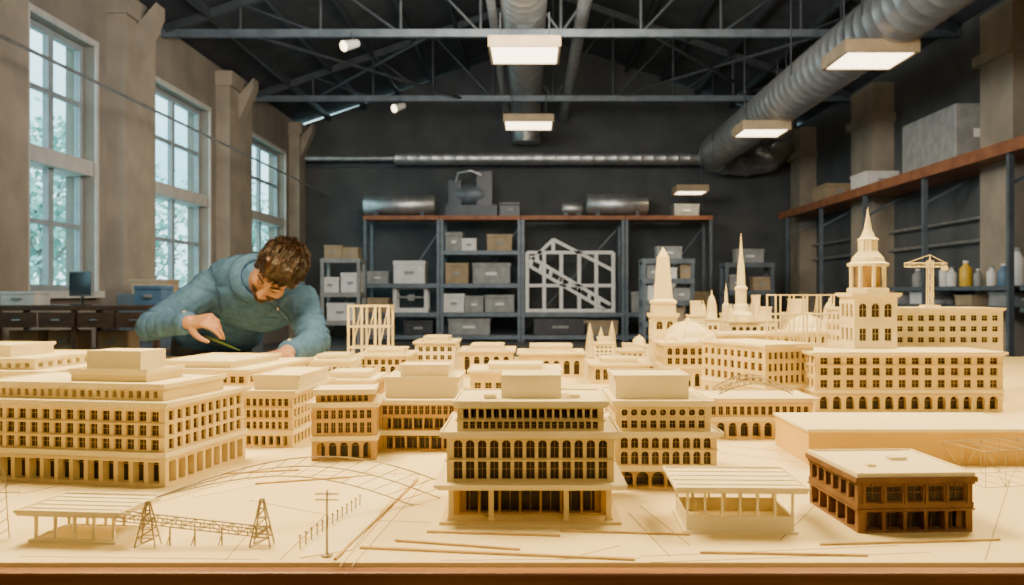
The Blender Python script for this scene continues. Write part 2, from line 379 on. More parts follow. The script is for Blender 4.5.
def pavilion(label,x,y,rot,w,dp,h,wallh,nc,mat='card',slab=.006,lat=True):
    root=ob('model_pavilion',None,None,(x,y,TZ),math.radians(rot),label,'model building')
    mb=MB(); mb.box(-w/2,w/2,0,dp,0,.003); ob('floor_plate',mb.mesh('p',[mat]),root)
    if wallh:
        mb=MB(); t=.003; mb.box(-w/2+.004,w/2-.004,.004,.004+t,.003,wallh); mb.box(-w/2+.004,-w/2+.004+t,.007,dp-.004,.003,wallh)
        mb.box(w/2-.007,w/2-.004,.007,dp-.004,.003,wallh); mb.box(-w/2+.007,w/2-.007,dp-.007,dp-.004,.003,wallh)
        ob('low_wall',mb.mesh('p',[mat]),root)
    zb=wallh or .003
    for i in range(nc):
        for yy in (.0055,dp-.0055):
            xx=-w/2+.0055+(w-.011)*i/(nc-1)
            mb=MB(); mb.box(-.0014,.0014,-.0014,.0014,zb,h-slab); ob('post',mb.mesh('p',[mat]),root,(xx,yy,0))
    mb=MB(); mb.box(-w/2-.008,w/2+.008,-.008,dp+.008,h-slab,h-slab*.5)
    mb.box(-w/2-.010,w/2+.010,-.010,dp+.010,h-slab*.5,h-slab*.2)
    e=.0025
    X0,X1,Y0,Y1=-w/2-.01,w/2+.01,-.01,dp+.01
    mb.box(X0,X1,Y0,Y0+e,h-slab*.2,h+.001);mb.box(X0,X1,Y1-e,Y1,h-slab*.2,h+.001);mb.box(X0,X0+e,Y0+e,Y1-e,h-slab*.2,h+.001);mb.box(X1-e,X1,Y0+e,Y1-e,h-slab*.2,h+.001)
    if lat:
        for i in range(1,5): mb.box(X0,X1,Y0+(Y1-Y0)*i/5-.0008,Y0+(Y1-Y0)*i/5+.0008,h-slab*.2,h)
    ob('roof_slab',mb.mesh('p',['roof']),root)
    return root
pavilion("open white card pavilion model with thin posts and low walls",.2355,1.005,-2,.128,.105,.053,.019,7,'cardw')
x,y=tp(70,546)
pavilion("small open cream pavilion model with flat slab roof",x-.004,.968,-6,.10,.07,.036,.004,5,'cardw')
building("dark brown brick model block with cream flat roof",.4335,1.012,3,[
 dict(r=(-.066,.066,0,.15),z=(0,.028),rows=[(.003,.024,5,5,.84,'bay')],corn=.001,mat='brown',lr='brown',dent=False,belts=[.025]),
 dict(r=(-.066,.066,0,.15),z=(.0315,.057),rows=[(.035,.052,5,6,.64,'rect')],corn=.004,mat='brown',lr='brown',pil=6),
 dict(r=(-.067,.067,-.001,.151),z=(.0605,.062),corn=.001,mat='roof',dent=False)],'brown',fm='brown',
 extra=lambda r:vents(r,[(.02,.09,.0655,.02,.014,.004),(-.03,.05,.0655,.01,.01,.003)]))
root=ob('model_plinth',None,None,(.60,1.405,TZ),0,"long plain orange box plinth with pale flat lid",'model base')
mb=MB(); mb.box(-.165,.20,0,.19,0,.052); ob('body',mb.mesh('b',['orange']),root)
mb=MB(); mb.box(-.168,.203,-.003,.193,.052,.057); bev(ob('lid',mb.mesh('b',['roof']),root),.001)
cx,w=center(815,1003,2.03)
building("grand cream palace model with rows of arched windows",cx,2.03,0,[
 dict(r=(-w/2,w/2,0,.2),z=(0,.045),rows=[(.006,.036,14,6,.66,'arcade')],corn=.003,sides='fl',belts=[.038]),
 dict(r=(-w/2,w/2,0,.2),z=(.0485,.13),rows=[(.055,.073,14,6,.45,'rect'),(.083,.1,14,6,.45,'rect'),(.108,.123,14,6,.45,'rect')],corn=.008,sides='fl',belts=[.078,.104])],'card')
cx2,w2=center(850,1003,2.3)
building("tall pale model block with plain windows standing beside steeple tower",cx2,2.3,0,[
 dict(r=(-w2/2,w2/2,0,.18),z=(0,.225),rows=[(.142,.156,14,5,.45,'rect'),(.17,.184,14,5,.45,'rect'),(.197,.212,14,5,.45,'rect')],corn=.006,sides='fl',belts=[.163,.19])],'cardw')
building("angled cream wing model with window rows",wx(794,2.12),2.1,24,[
 dict(r=(-.09,.05,0,.25),z=(0,.05),rows=[(.006,.038,6,8,.6,'arcade')],corn=.003,sides='fl'),
 dict(r=(-.09,.05,0,.25),z=(.0535,.145),rows=[(.06,.078,8,9,.45,'rect'),(.088,.106,8,9,.45,'rect'),(.116,.132,8,9,.45,'rect')],corn=.007,sides='fl',belts=[.082,.11])],'card')
def tower(label,x,y,s,ztop,z=TZ,mat='cardw',base=.24):
    root=ob('model_tower',None,None,(x,y,z),0,label,'model tower')
    wins=block(root,dict(r=(-s,s,-s,s),z=(0,base),rows=[(base*.80,base*.93,3,3,.5,'arch'),(base*.58,base*.70,3,3,.45,'rect')],corn=s*.16,cth=.005,belts=[base*.75]),mat,mat)
    for (p,a,w,h,k,ni) in wins: ob('window',win_mesh(w,h,k,mat),root,p,a)
    H2=ztop-base; zb=base+.005
    mb=MB(); mb.lathe([(s*.95,0),(s*.95,H2*.06),(s*.86,H2*.07),(s*.5,H2*.07)],8,(0,0,zb),rot=math.pi/8); ob('octagon_base',mb.mesh('t',[mat]),root)
    for i in range(8):
        an=2*math.pi*i/8; mb=MB(); mb.cyl((0,0,0),(0,0,H2*.25),s*.1,n=8); ob('column',mb.mesh('t',[mat]),root,(math.cos(an)*s*.78,math.sin(an)*s*.78,zb+H2*.07))
    mb=MB(); mb.lathe([(s*.55,0),(s*.55,H2*.25)],8,(0,0,zb+H2*.07),rot=math.pi/8)
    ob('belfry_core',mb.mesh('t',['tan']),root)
    mb=MB(); mb.lathe([(s*.95,0),(s*.97,H2*.03),(s*.78,H2*.05),(s*.72,H2*.10),(s*.5,H2*.16),(s*.42,H2*.18),(s*.42,H2*.30),(s*.5,H2*.31),(s*.34,H2*.34),(s*.2,H2*.42),(s*.13,H2*.5),(s*.06,H2*.6),(.0004,H2*.68)],12,(0,0,zb+H2*.32))
    for i in range(8):
        an=2*math.pi*i/8; mb.cyl((math.cos(an)*s*.42,math.sin(an)*s*.42,zb+H2*.50),(math.cos(an)*s*.42,math.sin(an)*s*.42,zb+H2*.62),s*.05,n=5)
    ob('spire',mb.mesh('t',[mat]),root)
    return root
tower("pale classical steeple model with columned belfry and pointed spire",wx(867,2.24),2.235,.052,.475,base=.262)
def dome(root,x,y,z,r,h,mat='cardw',n=20):
    mb=MB(); mb.lathe([(r*1.05,0),(r*1.05,h*.12)]+[(r*math.cos(t_),h*.12+h*.7*math.sin(t_)) for t_ in [math.pi/2*k/7 for k in range(7)]]+[(r*.14,h*.82),(r*.14,h*.92),(.0005,h)],n,(0,0,0),True)
    for i in range(10):
        an=2*math.pi*i/10
        mb.tube([(math.cos(an)*r*1.01*math.cos(t_),math.sin(an)*r*1.01*math.cos(t_),h*.12+h*.71*math.sin(t_)) for t_ in [math.pi/2*k/6 for k in range(7)]],r*.03,5)
    ob('dome',mb.mesh('dome',[mat]),root,(x,y,z))
cx,w=center(664,722,2.5)
building("pale domed model pavilion with arched windows",cx,2.5,0,[
 dict(r=(-w/2,w/2,0,.16),z=(0,.06),rows=[(.008,.045,6,6,.6,'arcade')],corn=.003),
 dict(r=(-w/2,w/2,0,.16),z=(.0635,.125),rows=[(.07,.088,7,6,.5,'rect'),(.096,.116,7,6,.5,'arch')],corn=.007,belts=[.091])],'card',
 extra=lambda r:(dome(r,0,.08,.1285,.068,.07),dome(r,-.055,.03,.1285,.018,.035),dome(r,.055,.03,.1285,.018,.035)))
cx,w=center(722,800,2.62)
building("cream model terrace with tall windows",cx,2.62,0,[
 dict(r=(-w/2,w/2,0,.18),z=(0,.145),rows=[(.02,.045,8,6,.5,'arch'),(.06,.08,10,6,.45,'rect'),(.09,.108,10,6,.45,'rect'),(.118,.134,10,6,.45,'rect')],corn=.006,belts=[.052,.085])],'card')
cx,w=center(785,842,2.75)
building("pale model rotunda with low ribbed dome",cx,2.75,0,[
 dict(r=(-w/2,w/2,0,.15),z=(0,.145),rows=[(.115,.135,8,6,.45,'arch')],corn=.005)],'cardw',extra=lambda r:dome(r,0,.075,.1485,.062,.06))
cx,w=center(700,813,1.66)
building("low cream arcade model with arched ground floor",cx,1.66,0,[
 dict(r=(-w/2,w/2,0,.13),z=(0,.035),rows=[(.004,.030,9,6,.68,'arcade')],corn=.003,sides='flr'),
 dict(r=(-w/2,w/2,0,.13),z=(.0385,.07),rows=[(.044,.06,15,9,.5,'rect')],corn=.009,sides='flr',belts=[.063])],'card')
def lattice(mb,A,B,h,n,r,up=(0,0,1)):
    A=V(A);B=V(B);upv=V(up)*h
    mb.cyl(A,B,r,n=5); mb.cyl(A+upv,B+upv,r,n=5)
    for i in range(n+1):
        p=A.lerp(B,i/n); mb.cyl(p,p+upv,r*.7,n=4)
        if i<n:
            q=A.lerp(B,(i+1)/n); mb.cyl(p,q+upv,r*.6,n=4) if i%2 else mb.cyl(p+upv,q,r*.6,n=4)
def arched_truss(mb,x0,x1,y,h0,h1,n,r):
    lo=[];hi=[]
    for i in range(n+1):
        t_=i/n; x=x0+(x1-x0)*t_; b=math.sin(math.pi*t_)
        lo.append((x,y,h0+b*h1*.75)); hi.append((x,y,h0+.006+b*h1))
    mb.tube(lo,r,5); mb.tube(hi,r,5)
    for i in range(n):
        mb.cyl(lo[i],hi[i+1],r*.6,n=4); mb.cyl(lo[i+1],hi[i+1],r*.6,n=4)
root=ob('model_roof_truss',None,None,(wx(752,1.74),1.74,TZ+.0757),0,"small pale curved lattice roof truss on arcade roof",'model truss')
for k,yy in enumerate((-.03,0.03)):
    mb=MB(); arched_truss(mb,-.07,.07,yy,.0012,.026,12,.0012); ob('truss_rib',mb.mesh('t',['wire']),root)
mb=MB()
for i in range(7):
    t_=i/6; mb.cyl((-.07+.14*t_,-.03,.0072+.026*math.sin(math.pi*t_)),(-.07+.14*t_,.03,.0072+.026*math.sin(math.pi*t_)),.0009,n=4)
ob('cross_bars',mb.mesh('t',['wire']),root,kind='stuff')
root=ob('model_tower',None,None,(wx(663,2.7),2.7,TZ),0,"tall white square clock tower model with pyramid spire",'model tower')
s=.037
wins=block(root,dict(r=(-s,s,-s,s),z=(0,.20),rows=[(.06,.08,3,3,.4,'rect'),(.11,.13,3,3,.4,'rect'),(.16,.185,2,2,.5,'arch')],corn=.006,cth=.006,belts=[.145]),'cardw','cardw')
for (p,a_,w_,h_,k_,ni) in wins: ob('window',win_mesh(w_,h_,k_,'cardw'),root,p,a_)
mb=MB(); q4=math.pi/4
mb.lathe([(.047,0),(.046,.03),(.051,.032),(.051,.038),(.036,.045),(.022,.17),(.001,.20)],4,(0,0,.206),rot=q4); ob('spire',mb.mesh('t',['cardw']),root)
root=ob('model_tower',None,None,(wx(741,2.95),2.95,TZ),0,"slender pale gothic spire model on stepped base",'model tower')
wins=block(root,dict(r=(-.05,.05,-.05,.05),z=(0,.175),rows=[(.13,.16,4,4,.5,'arch')],corn=.006),'cardw','cardw')
for (p,a_,w_,h_,k_,ni) in wins: ob('window',win_mesh(w_,h_,k_,'cardw'),root,p,a_)
mb=MB(); mb.lathe([(.042,0),(.04,.02),(.028,.03),(.024,.05),(.018,.055),(.018,.10),(.021,.102),(.021,.108),(.014,.115),(.011,.18),(.006,.21),(.001,.285)],10,(0,0,.178)); ob('spire',mb.mesh('t',['cardw']),root)
for an in range(4):
    mb=MB(); mb.lathe([(.006,0),(.006,.03),(.0005,.055)],6); ob('pinnacle',mb.mesh('t',['cardw']),root,(.042*(1 if an%2 else -1),.042*(1 if an//2 else -1),.181))
def mini(label,px,d,wpx,ytop,kind):
    w=wpx/F*d; h=hg(ytop,d); x=wx(px,d)
    hb=h*(.62 if kind!='block' else .8)
    n=max(2,int(w/.018))
    rows=[(hb*f,hb*f+hb*.09,n,2,.5,'rect') for f in (.45,.62,.8)]
    ls=[dict(r=(-w/2,w/2,0,w*.9),z=(0,hb),rows=rows,corn=.004,dent=False)]
    if kind=='block': ls.append(dict(r=(-w*.3,w*.3,w*.2,w*.7),z=(hb+.0035,h),corn=.002,dent=False))
    def ex(r):
        if kind=='dome': dome(r,0,w*.45,hb+.0035,w*.36,h-hb)
        if kind=='spire':
            mb=MB(); mb.lathe([(w*.4,0),(w*.36,(h-hb)*.3),(w*.2,(h-hb)*.35),(w*.16,(h-hb)*.6),(.0006,h-hb)],8,rot=math.pi/8); ob('spire',mb.mesh('t',['cardw']),r,(0,w*.45,hb+.0035))
    building(label,x,d,0,ls,'cardw',extra=ex)
for (px,d,wp,yt,k) in [(697,3.05,16,302,'block'),(713,3.2,14,290,'dome'),(727,3.4,10,284,'spire'),(765,3.1,26,308,'block'),(704,3.45,10,300,'dome'),(757,3.5,12,296,'block'),
    (632,2.95,26,345,'block'),(604,3.3,20,338,'block'),(640,3.4,18,335,'dome'),(800,3.2,24,300,'block'),(832,3.3,18,298,'dome')]:
    mini({'spire':"small pale model building with pointed turret",'dome':"small pale model building with dome",'block':"small pale stepped model block"}[k],px,d,wp,yt,k)
def scaffold(label,x,y,z,w,dp,h,nx,nz,r=.0016,mat='cardw'):
    root=ob('scaffold_model',None,None,(x,y,z),0,label,'model scaffold')
    for i in range(nx+1):
        for yy in (0,dp):
            mb=MB(); mb.beam((0,0,0),(0,0,h),r*2,r*2); ob('post',mb.mesh('s',[mat]),root,(-w/2+w*i/nx,yy,0))
    for k in range(1,nz+1):
        zz=h*k/nz-r
        mb=MB()
        for yy in (0,dp): mb.beam((-w/2,yy,zz),(w/2,yy,zz),r*1.6,r*1.6)
        for i in range(nx+1): mb.beam((-w/2+w*i/nx,0,zz),(-w/2+w*i/nx,dp,zz),r*1.6,r*1.6)
        ob('ring_beam',mb.mesh('s',[mat]),root)
    mb=MB()
    for i in range(nx):
        mb.beam((-w/2+w*i/nx,0,0),(-w/2+w*(i+1)/nx,0,h),r,r)
    ob('brace',mb.mesh('s',[mat]),root)
    return root
scaffold("pale card scaffold frame model",wx(807,2.5),2.47,TZ,.19,.09,.265,5,5,.002)
scaffold("pale stick frame model of a small hall",wx(371,3.3),3.25,TZ,.145,.1,.225,3,3,.004)
root=ob('model_crane',None,None,(wx(930,2.4),2.4,TZ+.2307),0,"pale tower crane model standing on flat roof",'model crane')
mb=MB(); mb.box(-.02,.02,-.02,.02,0,.006); ob('crane_base',mb.mesh('c',['cardw']),root)
mb=MB()
for sx in(-1,1):
    for sy in(-1,1): mb.cyl((sx*.006,sy*.006,.006),(sx*.006,sy*.006,.125),.0018,n=5)
for k in range(8):
    s=1 if k%2 else -1; mb.cyl((s*.006,-.006,.006+k*.015),(-s*.006,-.006,.021+k*.015),.0012,n=4)
ob('mast',mb.mesh('c',['cardw']),root)
mb=MB(); lattice(mb,(-.068,0,.108),(.045,0,.108),.01,9,.0016); mb.box(.032,.046,-.006,.006,.098,.108); mb.cyl((0,0,.118),(0,0,.14),.003,.001,6)
mb.cyl((0,0,.14),(-.06,0,.119),.0008,n=4);mb.cyl((0,0,.14),(.04,0,.119),.0008,n=4)
ob('jib',mb.mesh('c',['cardw']),root)
def midrow(label,px0,px1,ybase,ytop,rows,mat,pent=None,dp=.2,rot=0):
    d=F*H/(ybase-CY); cx,w=center(px0,px1,d); h=hg(ytop,d)
    ls=[dict(r=(-w/2,w/2,0,dp),z=(0,h*.86),rows=[(h*a_,h*b_,n,ns,f,k) for a_,b_,n,ns,f,k in rows],corn=.007)]
    if pent: ls.append(dict(r=(-w*pent[0],w*pent[0],dp*.2,dp*.8),z=(h*.86+.0035,h*.86+.0035+pent[1]),corn=.003,dent=False,mat='cardw'))
    return building(label,cx,d,rot,ls,mat)
midrow("small cream model hall with tall arches",460,513,377,347,[(.1,.7,5,6,.6,'arcade')],'card',(.3,.012))
midrow("small cream model hall with arched colonnade",519,584,377,350,[(.1,.62,6,6,.62,'arcade')],'card',(.32,.018))
midrow("small cream model block with roof box",357,409,377,352,[(.1,.45,5,5,.6,'arcade'),(.5,.72,7,6,.5,'rect')],'card',(.35,.012))
midrow("low pale model block with flat roof",305,352,382,358,[(.2,.65,7,6,.5,'rect')],'cardw',(.3,.01))
midrow("plain pale model block",415,455,371,338,[(.35,.5,5,5,.5,'rect'),(.6,.75,5,5,.5,'rect')],'cardw',(.3,.012))
midrow("small cream model house with window row",592,650,384,362,[(.2,.7,7,6,.5,'arch')],'card',(.3,.01))
midrow("low cream model shed behind larger blocks",470,560,396,368,[(.2,.5,8,6,.5,'rect')],'card',(.3,.01))
midrow("low tan model block with roof box",318,372,400,378,[(.2,.6,7,6,.5,'rect')],'tan',(.36,.012))
building("low cream model platform block under the resting hand",-.94,2.72,0,[
 dict(r=(-.25,.25,0,.44),z=(0,.034),rows=[(.008,.026,22,14,.55,'rect')],corn=.005,sides='f')],'card')
for i,(px,yt) in enumerate([(590,322),(601,326),(612,320)]):
    d=3.5; root=ob('model_cone_tree',None,None,(wx(px,d),d,TZ),0,"small white cone standing on table",'model tree',group='white cones on table')
    h=hg(yt,d); mb=MB(); mb.lathe([(.006,0),(.006,.02)],8); ob('stem',mb.mesh('c',['wood']),root)
    mb=MB(); mb.lathe([(.02,.02),(.017,h*.35),(.018,h*.36),(.012,h*.65),(.013,h*.66),(.0005,h)],12,smooth=True); ob('cone',mb.mesh('c',['cardw']),root)
def strip(p,q,w=.004,h=.0025,mat='wood',label="thin balsa strip lying on table"):
    a_=tp(*p); b_=tp(*q); mx_=((a_[0]+b_[0])/2,(a_[1]+b_[1])/2)
    mb=MB(); L=math.hypot(b_[0]-a_[0],b_[1]-a_[1]); mb.box(-L/2,L/2,-w/2,w/2,0,h)
    bev(ob('balsa_strip',mb.mesh('s',[mat]),None,(mx_[0],mx_[1],TZ),math.atan2(b_[1]-a_[1],b_[0]-a_[0]),label,'wood strip',group='balsa strips on table'),.0004)
strip((360,548),(635,560),.005); strip((395,541),(520,550),.003); strip((427,532),(560,536),.004); strip((335,560),(418,480),.003,mat='tan',label="thin tan edging strip lying on table"); strip((560,531),(690,535),.003)
strip((225,474),(300,470),.003); strip((255,484),(372,476),.003); strip((700,553),(868,556),.003)
strip((820,545),(1000,540),.003)
def sheet(pts,label,mat='roof'):
    P=[tp(*p) for p in pts]; cx=sum(p[0] for p in P)/len(P); cy=sum(p[1] for p in P)/len(P); n=len(P)
    vs=[(p[0]-cx,p[1]-cy,0) for p in P]+[(p[0]-cx,p[1]-cy,.0012) for p in P]
    mb=MB(); mb.add(vs,[tuple(range(n-1,-1,-1)),tuple(range(n,2*n))]+[(i,(i+1)%n,n+(i+1)%n,n+i) for i in range(n)])
    ob('card_sheet',mb.mesh('s',[mat]),None,(cx,cy,TZ),0,label,'card sheet')
sheet([(300,558),(352,550),(408,478),(352,474)],"pale rectangular card sheet lying flat on table")
d1=.96
root=ob('model_bridge',None,None,(wx(205,d1),d1,TZ),0,"fine pale lattice bridge model with two pylons",'model bridge')
X=lambda px:wx(px,d1)-wx(205,d1)
for px,hh in((148,.047),(262,.05)):
    mb=MB(); xx=X(px)
    for s in(-1,1):
        for t_ in(-1,1): mb.cyl((xx+s*.011,t_*.008,0),(xx+s*.0015,t_*.0015,hh),.0009,n=5)
    for k in range(5):
        z0=hh*k/5;z1=hh*(k+1)/5;r0=.011-.0095*k/5;r1=.011-.0095*(k+1)/5
        for t_ in(-1,1):
            mb.cyl((xx-r0,t_*.0075*(1-k/5),z0),(xx+r1,t_*.0075*(1-(k+1)/5),z1),.0006,n=4); mb.cyl((xx-r1,t_*.0075*(1-(k+1)/5),z1),(xx+r1,t_*.0075*(1-(k+1)/5),z1),.0006,n=4)
    ob('pylon',mb.mesh('b',['wire']),root)
mb=MB()
for t_ in(-.006,.006): lattice(mb,(X(118),t_,.028),(X(268),t_,.010),.008,16,.0008)
ob('girder',mb.mesh('b',['wire']),root)
mb=MB()
for k in range(3):
    mb.tube([(X(148)+(.26+.03*k)*t_,.02+.16*t_*(1+.25*k),.047*(1-t_)+(.03+.008*k)*math.sin(math.pi*t_)) for t_ in [j/16 for j in range(17)]],.0008,5)
for j in range(1,16):
    t_=j/16; mb.cyl((X(148)+.26*t_,.02+.16*t_,.047*(1-t_)+.03*math.sin(math.pi*t_)),(X(148)+.32*t_,.02+.24*t_,.047*(1-t_)+.046*math.sin(math.pi*t_)),.0005,n=4)
ob('arched_cable',mb.mesh('b',['wire']),root)
mb=MB()
for px in(170,195,222): mb.cyl((X(px),0,0),(X(px),0,.02),.001,n=5); mb.cyl((X(px)-.004,0,0),(X(px),0,.012),.0006,n=4)
ob('trestle',mb.mesh('b',['wire']),root,kind='stuff')
x,y=tp(327,556)
root=ob('model_mast',None,None,(x,y,TZ),0,"tiny pale utility mast model with cross arms",'model mast')
mb=MB(); mb.lathe([(.006,0),(.006,.002),(.002,.003)],10); ob('foot',mb.mesh('m',['wire']),root)
mb=MB(); mb.cyl((0,0,.002),(0,0,.068),.0013,.0009,6); ob('pole',mb.mesh('m',['wire']),root)
for z_ in(.058,.064): 
    mb=MB(); mb.beam((-.012,0,z_),(.012,0,z_),.0012,.0012); ob('cross_arm',mb.mesh('m',['wire']),root)
root=ob('model_fence',None,None,(0,0,TZ),0,"row of tiny pale fence posts with rails",'model fence')
A=V((*tp(300,548),0));B=V((*tp(360,506),0))
pm_=MB(); pm_.cyl((0,0,0),(0,0,.013),.0008,n=5); pm_.ell((0,0,.0135),(.0016,)*3,n=6,m=4); pmesh=pm_.mesh('f',['wire'])
for i in range(13): ob('fence_post',pmesh,root,A.lerp(B,i/12))
mb=MB()
for z_ in(.005,.010): mb.cyl(A+V((0,0,z_)),B+V((0,0,z_)),.0004,n=4)
ob('rail',mb.mesh('f',['wire']),root)
root=ob('wire_lattice_model',None,None,(wx(1000,1.3),1.3,TZ),math.radians(12),"fine wire lattice tower frame model",'model lattice')
mb=MB()
for s in(-.045,.045):
    lattice(mb,(-.06,s,0),(.10,s,0),.05,5,.0007)
for k in range(6): 
    for z_ in(0,.05): mb.cyl((-.06+.032*k,-.045,z_),(-.06+.032*k,.045,z_),.0006,n=4)
ob('lattice',mb.mesh('w',['wire']),root)
root=ob('wire_lattice_model',None,None,(wx(2,.99),.99,TZ),0,"thin pale wire mast frame",'model lattice')
mb=MB()
for s in(-.008,.008): mb.cyl((s,0,0),(s*.3,0,.075),.0007,n=4)
for k in range(6): mb.cyl((-.008,0,k*.012),(.006,0,k*.012+.01),.0005,n=4)
mb.beam((-.02,0,.05),(.02,0,.05),.001,.001); ob('lattice',mb.mesh('w',['wire']),root)
# ============================================================ ROOM
XL,XR,YB,YF=-6.0,7.0,23.5,-3.0; EAVE=CAMZ+4.35; RZ=CAMZ+6.6; RX=.5
def struct(name,mb,mats,**k): return ob(name,mb.mesh(name,mats),None,kind='structure',**k)
mb=MB(); mb.box(XL-.4,XR+.3,YF-.3,YB+.3,-.1,0); struct('floor',mb,['floor'])
mb=MB(); mb.add([(XL,YB,0),(XR,YB,0),(XR,YB,EAVE),(RX,YB,RZ),(XL,YB,EAVE)],[(0,1,2,3,4)]); mb.add([(XL,YB+.3,0),(XR,YB+.3,0),(XR,YB+.3,EAVE),(RX,YB+.3,RZ),(XL,YB+.3,EAVE)],[(4,3,2,1,0)]); struct('wall_back',mb,['wallb'])
mb=MB(); mb.add([(XL,YF,0),(XR,YF,0),(XR,YF,EAVE),(RX,YF,RZ),(XL,YF,EAVE)],[(4,3,2,1,0)]); struct('wall_front',mb,['wallb'])
mb=MB(); mb.box(XR,XR+.3,YF,YB,0,EAVE); struct('wall_right',mb,['wallb'])
mb=MB(); 
for (xa,xb,za,zb_) in((XL-.4,RX,EAVE-.02,RZ),(RX,XR+.3,RZ,EAVE-.02)):
    mb.add([(xa,YF-.1,za),(xb,YF-.1,zb_),(xb,YB+.3,zb_),(xa,YB+.3,za)],[(0,1,2,3)])
    mb.add([(xa,YF-.1,za+.15),(xb,YF-.1,zb_+.15),(xb,YB+.3,zb_+.15),(xa,YB+.3,za+.15)],[(3,2,1,0)])
struct('ceiling',mb,['ceil'])
wins=[(6.9,8.9),(10.75,12.4),(14.3,16.8),(19.1,22.0)]  # first opening is out of view, added to let in daylight
S0=CAMZ+.02;S1=CAMZ+3.38
mb=MB(); mb.box(XL-.4,XL,YF,YB,0,S0); mb.box(XL-.4,XL,YF,YB,S1,EAVE); y=YF
for a_,b_ in wins: mb.box(XL-.4,XL,y,a_,S0,S1); y=b_
mb.box(XL-.4,XL,y,YB,S0,S1); struct('wall_left',mb,['walll'])
for i,(a_,b_) in enumerate(wins):
    mb=MB(); x0,x1=XL-.24,XL-.16; t_=.08
    zm=(S0+S1)/2
    mb.box(x0,x1,a_,a_+t_,S0,S1);mb.box(x0,x1,b_-t_,b_,S0,S1);mb.box(x0,x1,a_+t_,b_-t_,S0,S0+t_);mb.box(x0,x1,a_+t_,b_-t_,S1-t_,S1)
    mb.box(x0,x1,(a_+b_)/2-.06,(a_+b_)/2+.06,S0+t_,S1-t_)
    for zz in(S0+(zm-S0)*.52,zm+(S1-zm)*.52): mb.box(x0+.01,x1-.01,a_+t_,b_-t_,zz-.03,zz+.03)
    mb.cur=2
    mb.box(XL-.4,XL-.02,a_,b_,zm-.10,zm+.10)
    mb.box(XL-.4,XL+.12,a_-.05,b_+.05,S0-.09,S0)
    mb.box(XL,XL+.03,a_-.07,a_,S0,S1+.08); mb.box(XL,XL+.03,b_,b_+.07,S0,S1+.08); mb.box(XL,XL+.03,a_,b_,S1,S1+.08)
    mb.cur=1; mb.box(x0+.035,x0+.045,a_+t_,b_-t_,S0+t_,S1-t_)
    struct('window_%d'%(i+1),mb,['wframe','glass','reveal'])
k=1
for (a_,b_) in((9.3,10.3),(12.75,13.8),(17.2,18.6),(22.4,23.0)):
    mb=MB(); mb.box(XL,XL+.26,a_,b_,0,EAVE-.4); mb.box(XL,XL+.32,a_-.05,b_+.05,EAVE-.4,EAVE-.12)
    vs=[]
    ym=(a_+b_)/2
    for yy in(ym-.16,ym+.16): vs+=[(XL+.26,yy,EAVE-.95),(XL+.26,yy,EAVE-.45),(XL+.55,yy,EAVE-.12),(XL+.55,yy,EAVE-.3)]
    mb.add(vs,[(0,1,2,3),(7,6,5,4),(0,3,7,4),(3,2,6,7),(2,1,5,6)])
    struct('trim_%d'%k,mb,['pil']); k+=1
for (a_,b_) in((12.3,13.2),(17.3,18.5),(22,22.8)):
    mb=MB(); mb.box(XR-.4,XR,a_,b_,0,EAVE-.3); mb.box(XR-.48,XR,a_-.08,b_+.08,CAMZ+3.3,CAMZ+3.45); struct('trim_%d'%k,mb,['pil']); k+=1
mb=MB(); mb.box(XL,XR,YB-.06,YB,EAVE-1.1,EAVE-.95); struct('trim_%d'%k,mb,['dsteel'])
def roofz(x): return EAVE+(RZ-EAVE)*((x-XL)/(RX-XL) if x<RX else (XR-x)/(XR-RX))
for Y in(4.8,9.7,14.6,19.5):
    root=ob('roof_truss',None,None,(0,Y,CAMZ+4.2),0,"dark painted steel roof truss spanning the hall",'roof truss',group='steel roof trusses')
    mb=MB(); mb.beam((XL+.02,0,0),(XR-.02,0,0),.10,.12); ob('tie_beam',mb.mesh('t',['bsteel']),root)
    mb=MB(); zt=lambda x: roofz(x)-CAMZ-4.2-.12
    mb.beam((XL+.1,0,zt(XL+.1)),(RX,0,zt(RX)),.12,.14); mb.beam((RX,0,zt(RX)),(XR-.1,0,zt(XR-.1)),.12,.14); ob('rafter',mb.mesh('t',['dsteel']),root)
    mb=MB(); xs=[XL+1.3,XL+2.6,XL+3.9,XL+5.2,RX,XR-5.2,XR-3.9,XR-2.6,XR-1.3]
    for i,x in enumerate(xs):
        mb.cyl((x,0,0),(x,0,zt(x)),.028,n=6)
        if i<8:
            if x<RX: mb.cyl((xs[i],0,zt(xs[i])),(xs[i+1],0,0),.025,n=6)
            else: mb.cyl((xs[i+1],0,zt(xs[i+1])),(xs[i],0,0),.025,n=6)
    ob('web_brace',mb.mesh('t',['dsteel']),root)
for x in(-5.2,-4.3,-3.4,-2.5,-1.6,2.5,3.4,4.3,5.2,6.1):
    mb=MB(); mb.beam((0,YF+.1,0),(0,YB-.1,0),.07,.14); ob('roof_purlin',mb.mesh('p',['dsteel']),None,(x,0,roofz(x)-.11),0,"dark steel purlin running under roof deck",'roof beam',group='steel purlins')
for j_,(xa,ya,xb,yb) in enumerate(((-4.5,14.7,-1.5,19.4),(-1.5,14.7,-4.5,19.4),(2.0,14.7,5.0,19.4),(5.0,14.7,2.0,19.4))):
    mb=MB(); mb.cyl((xa,ya,0),(xb,yb,0),.03,n=6); ob('cross_brace',mb.mesh('p',['dsteel']),None,(0,0,CAMZ+4.20+.07*(j_%2)),0,"thin steel cross brace between roof trusses",'roof brace')
def rods(root,pts):
    for (x,y,z0,z1) in pts:
        mb=MB(); mb.cyl((0,0,z0),(0,0,z1),.012,n=5); ob('hanger_rod',mb.mesh('d',['dsteel']),root,(x,y,0))
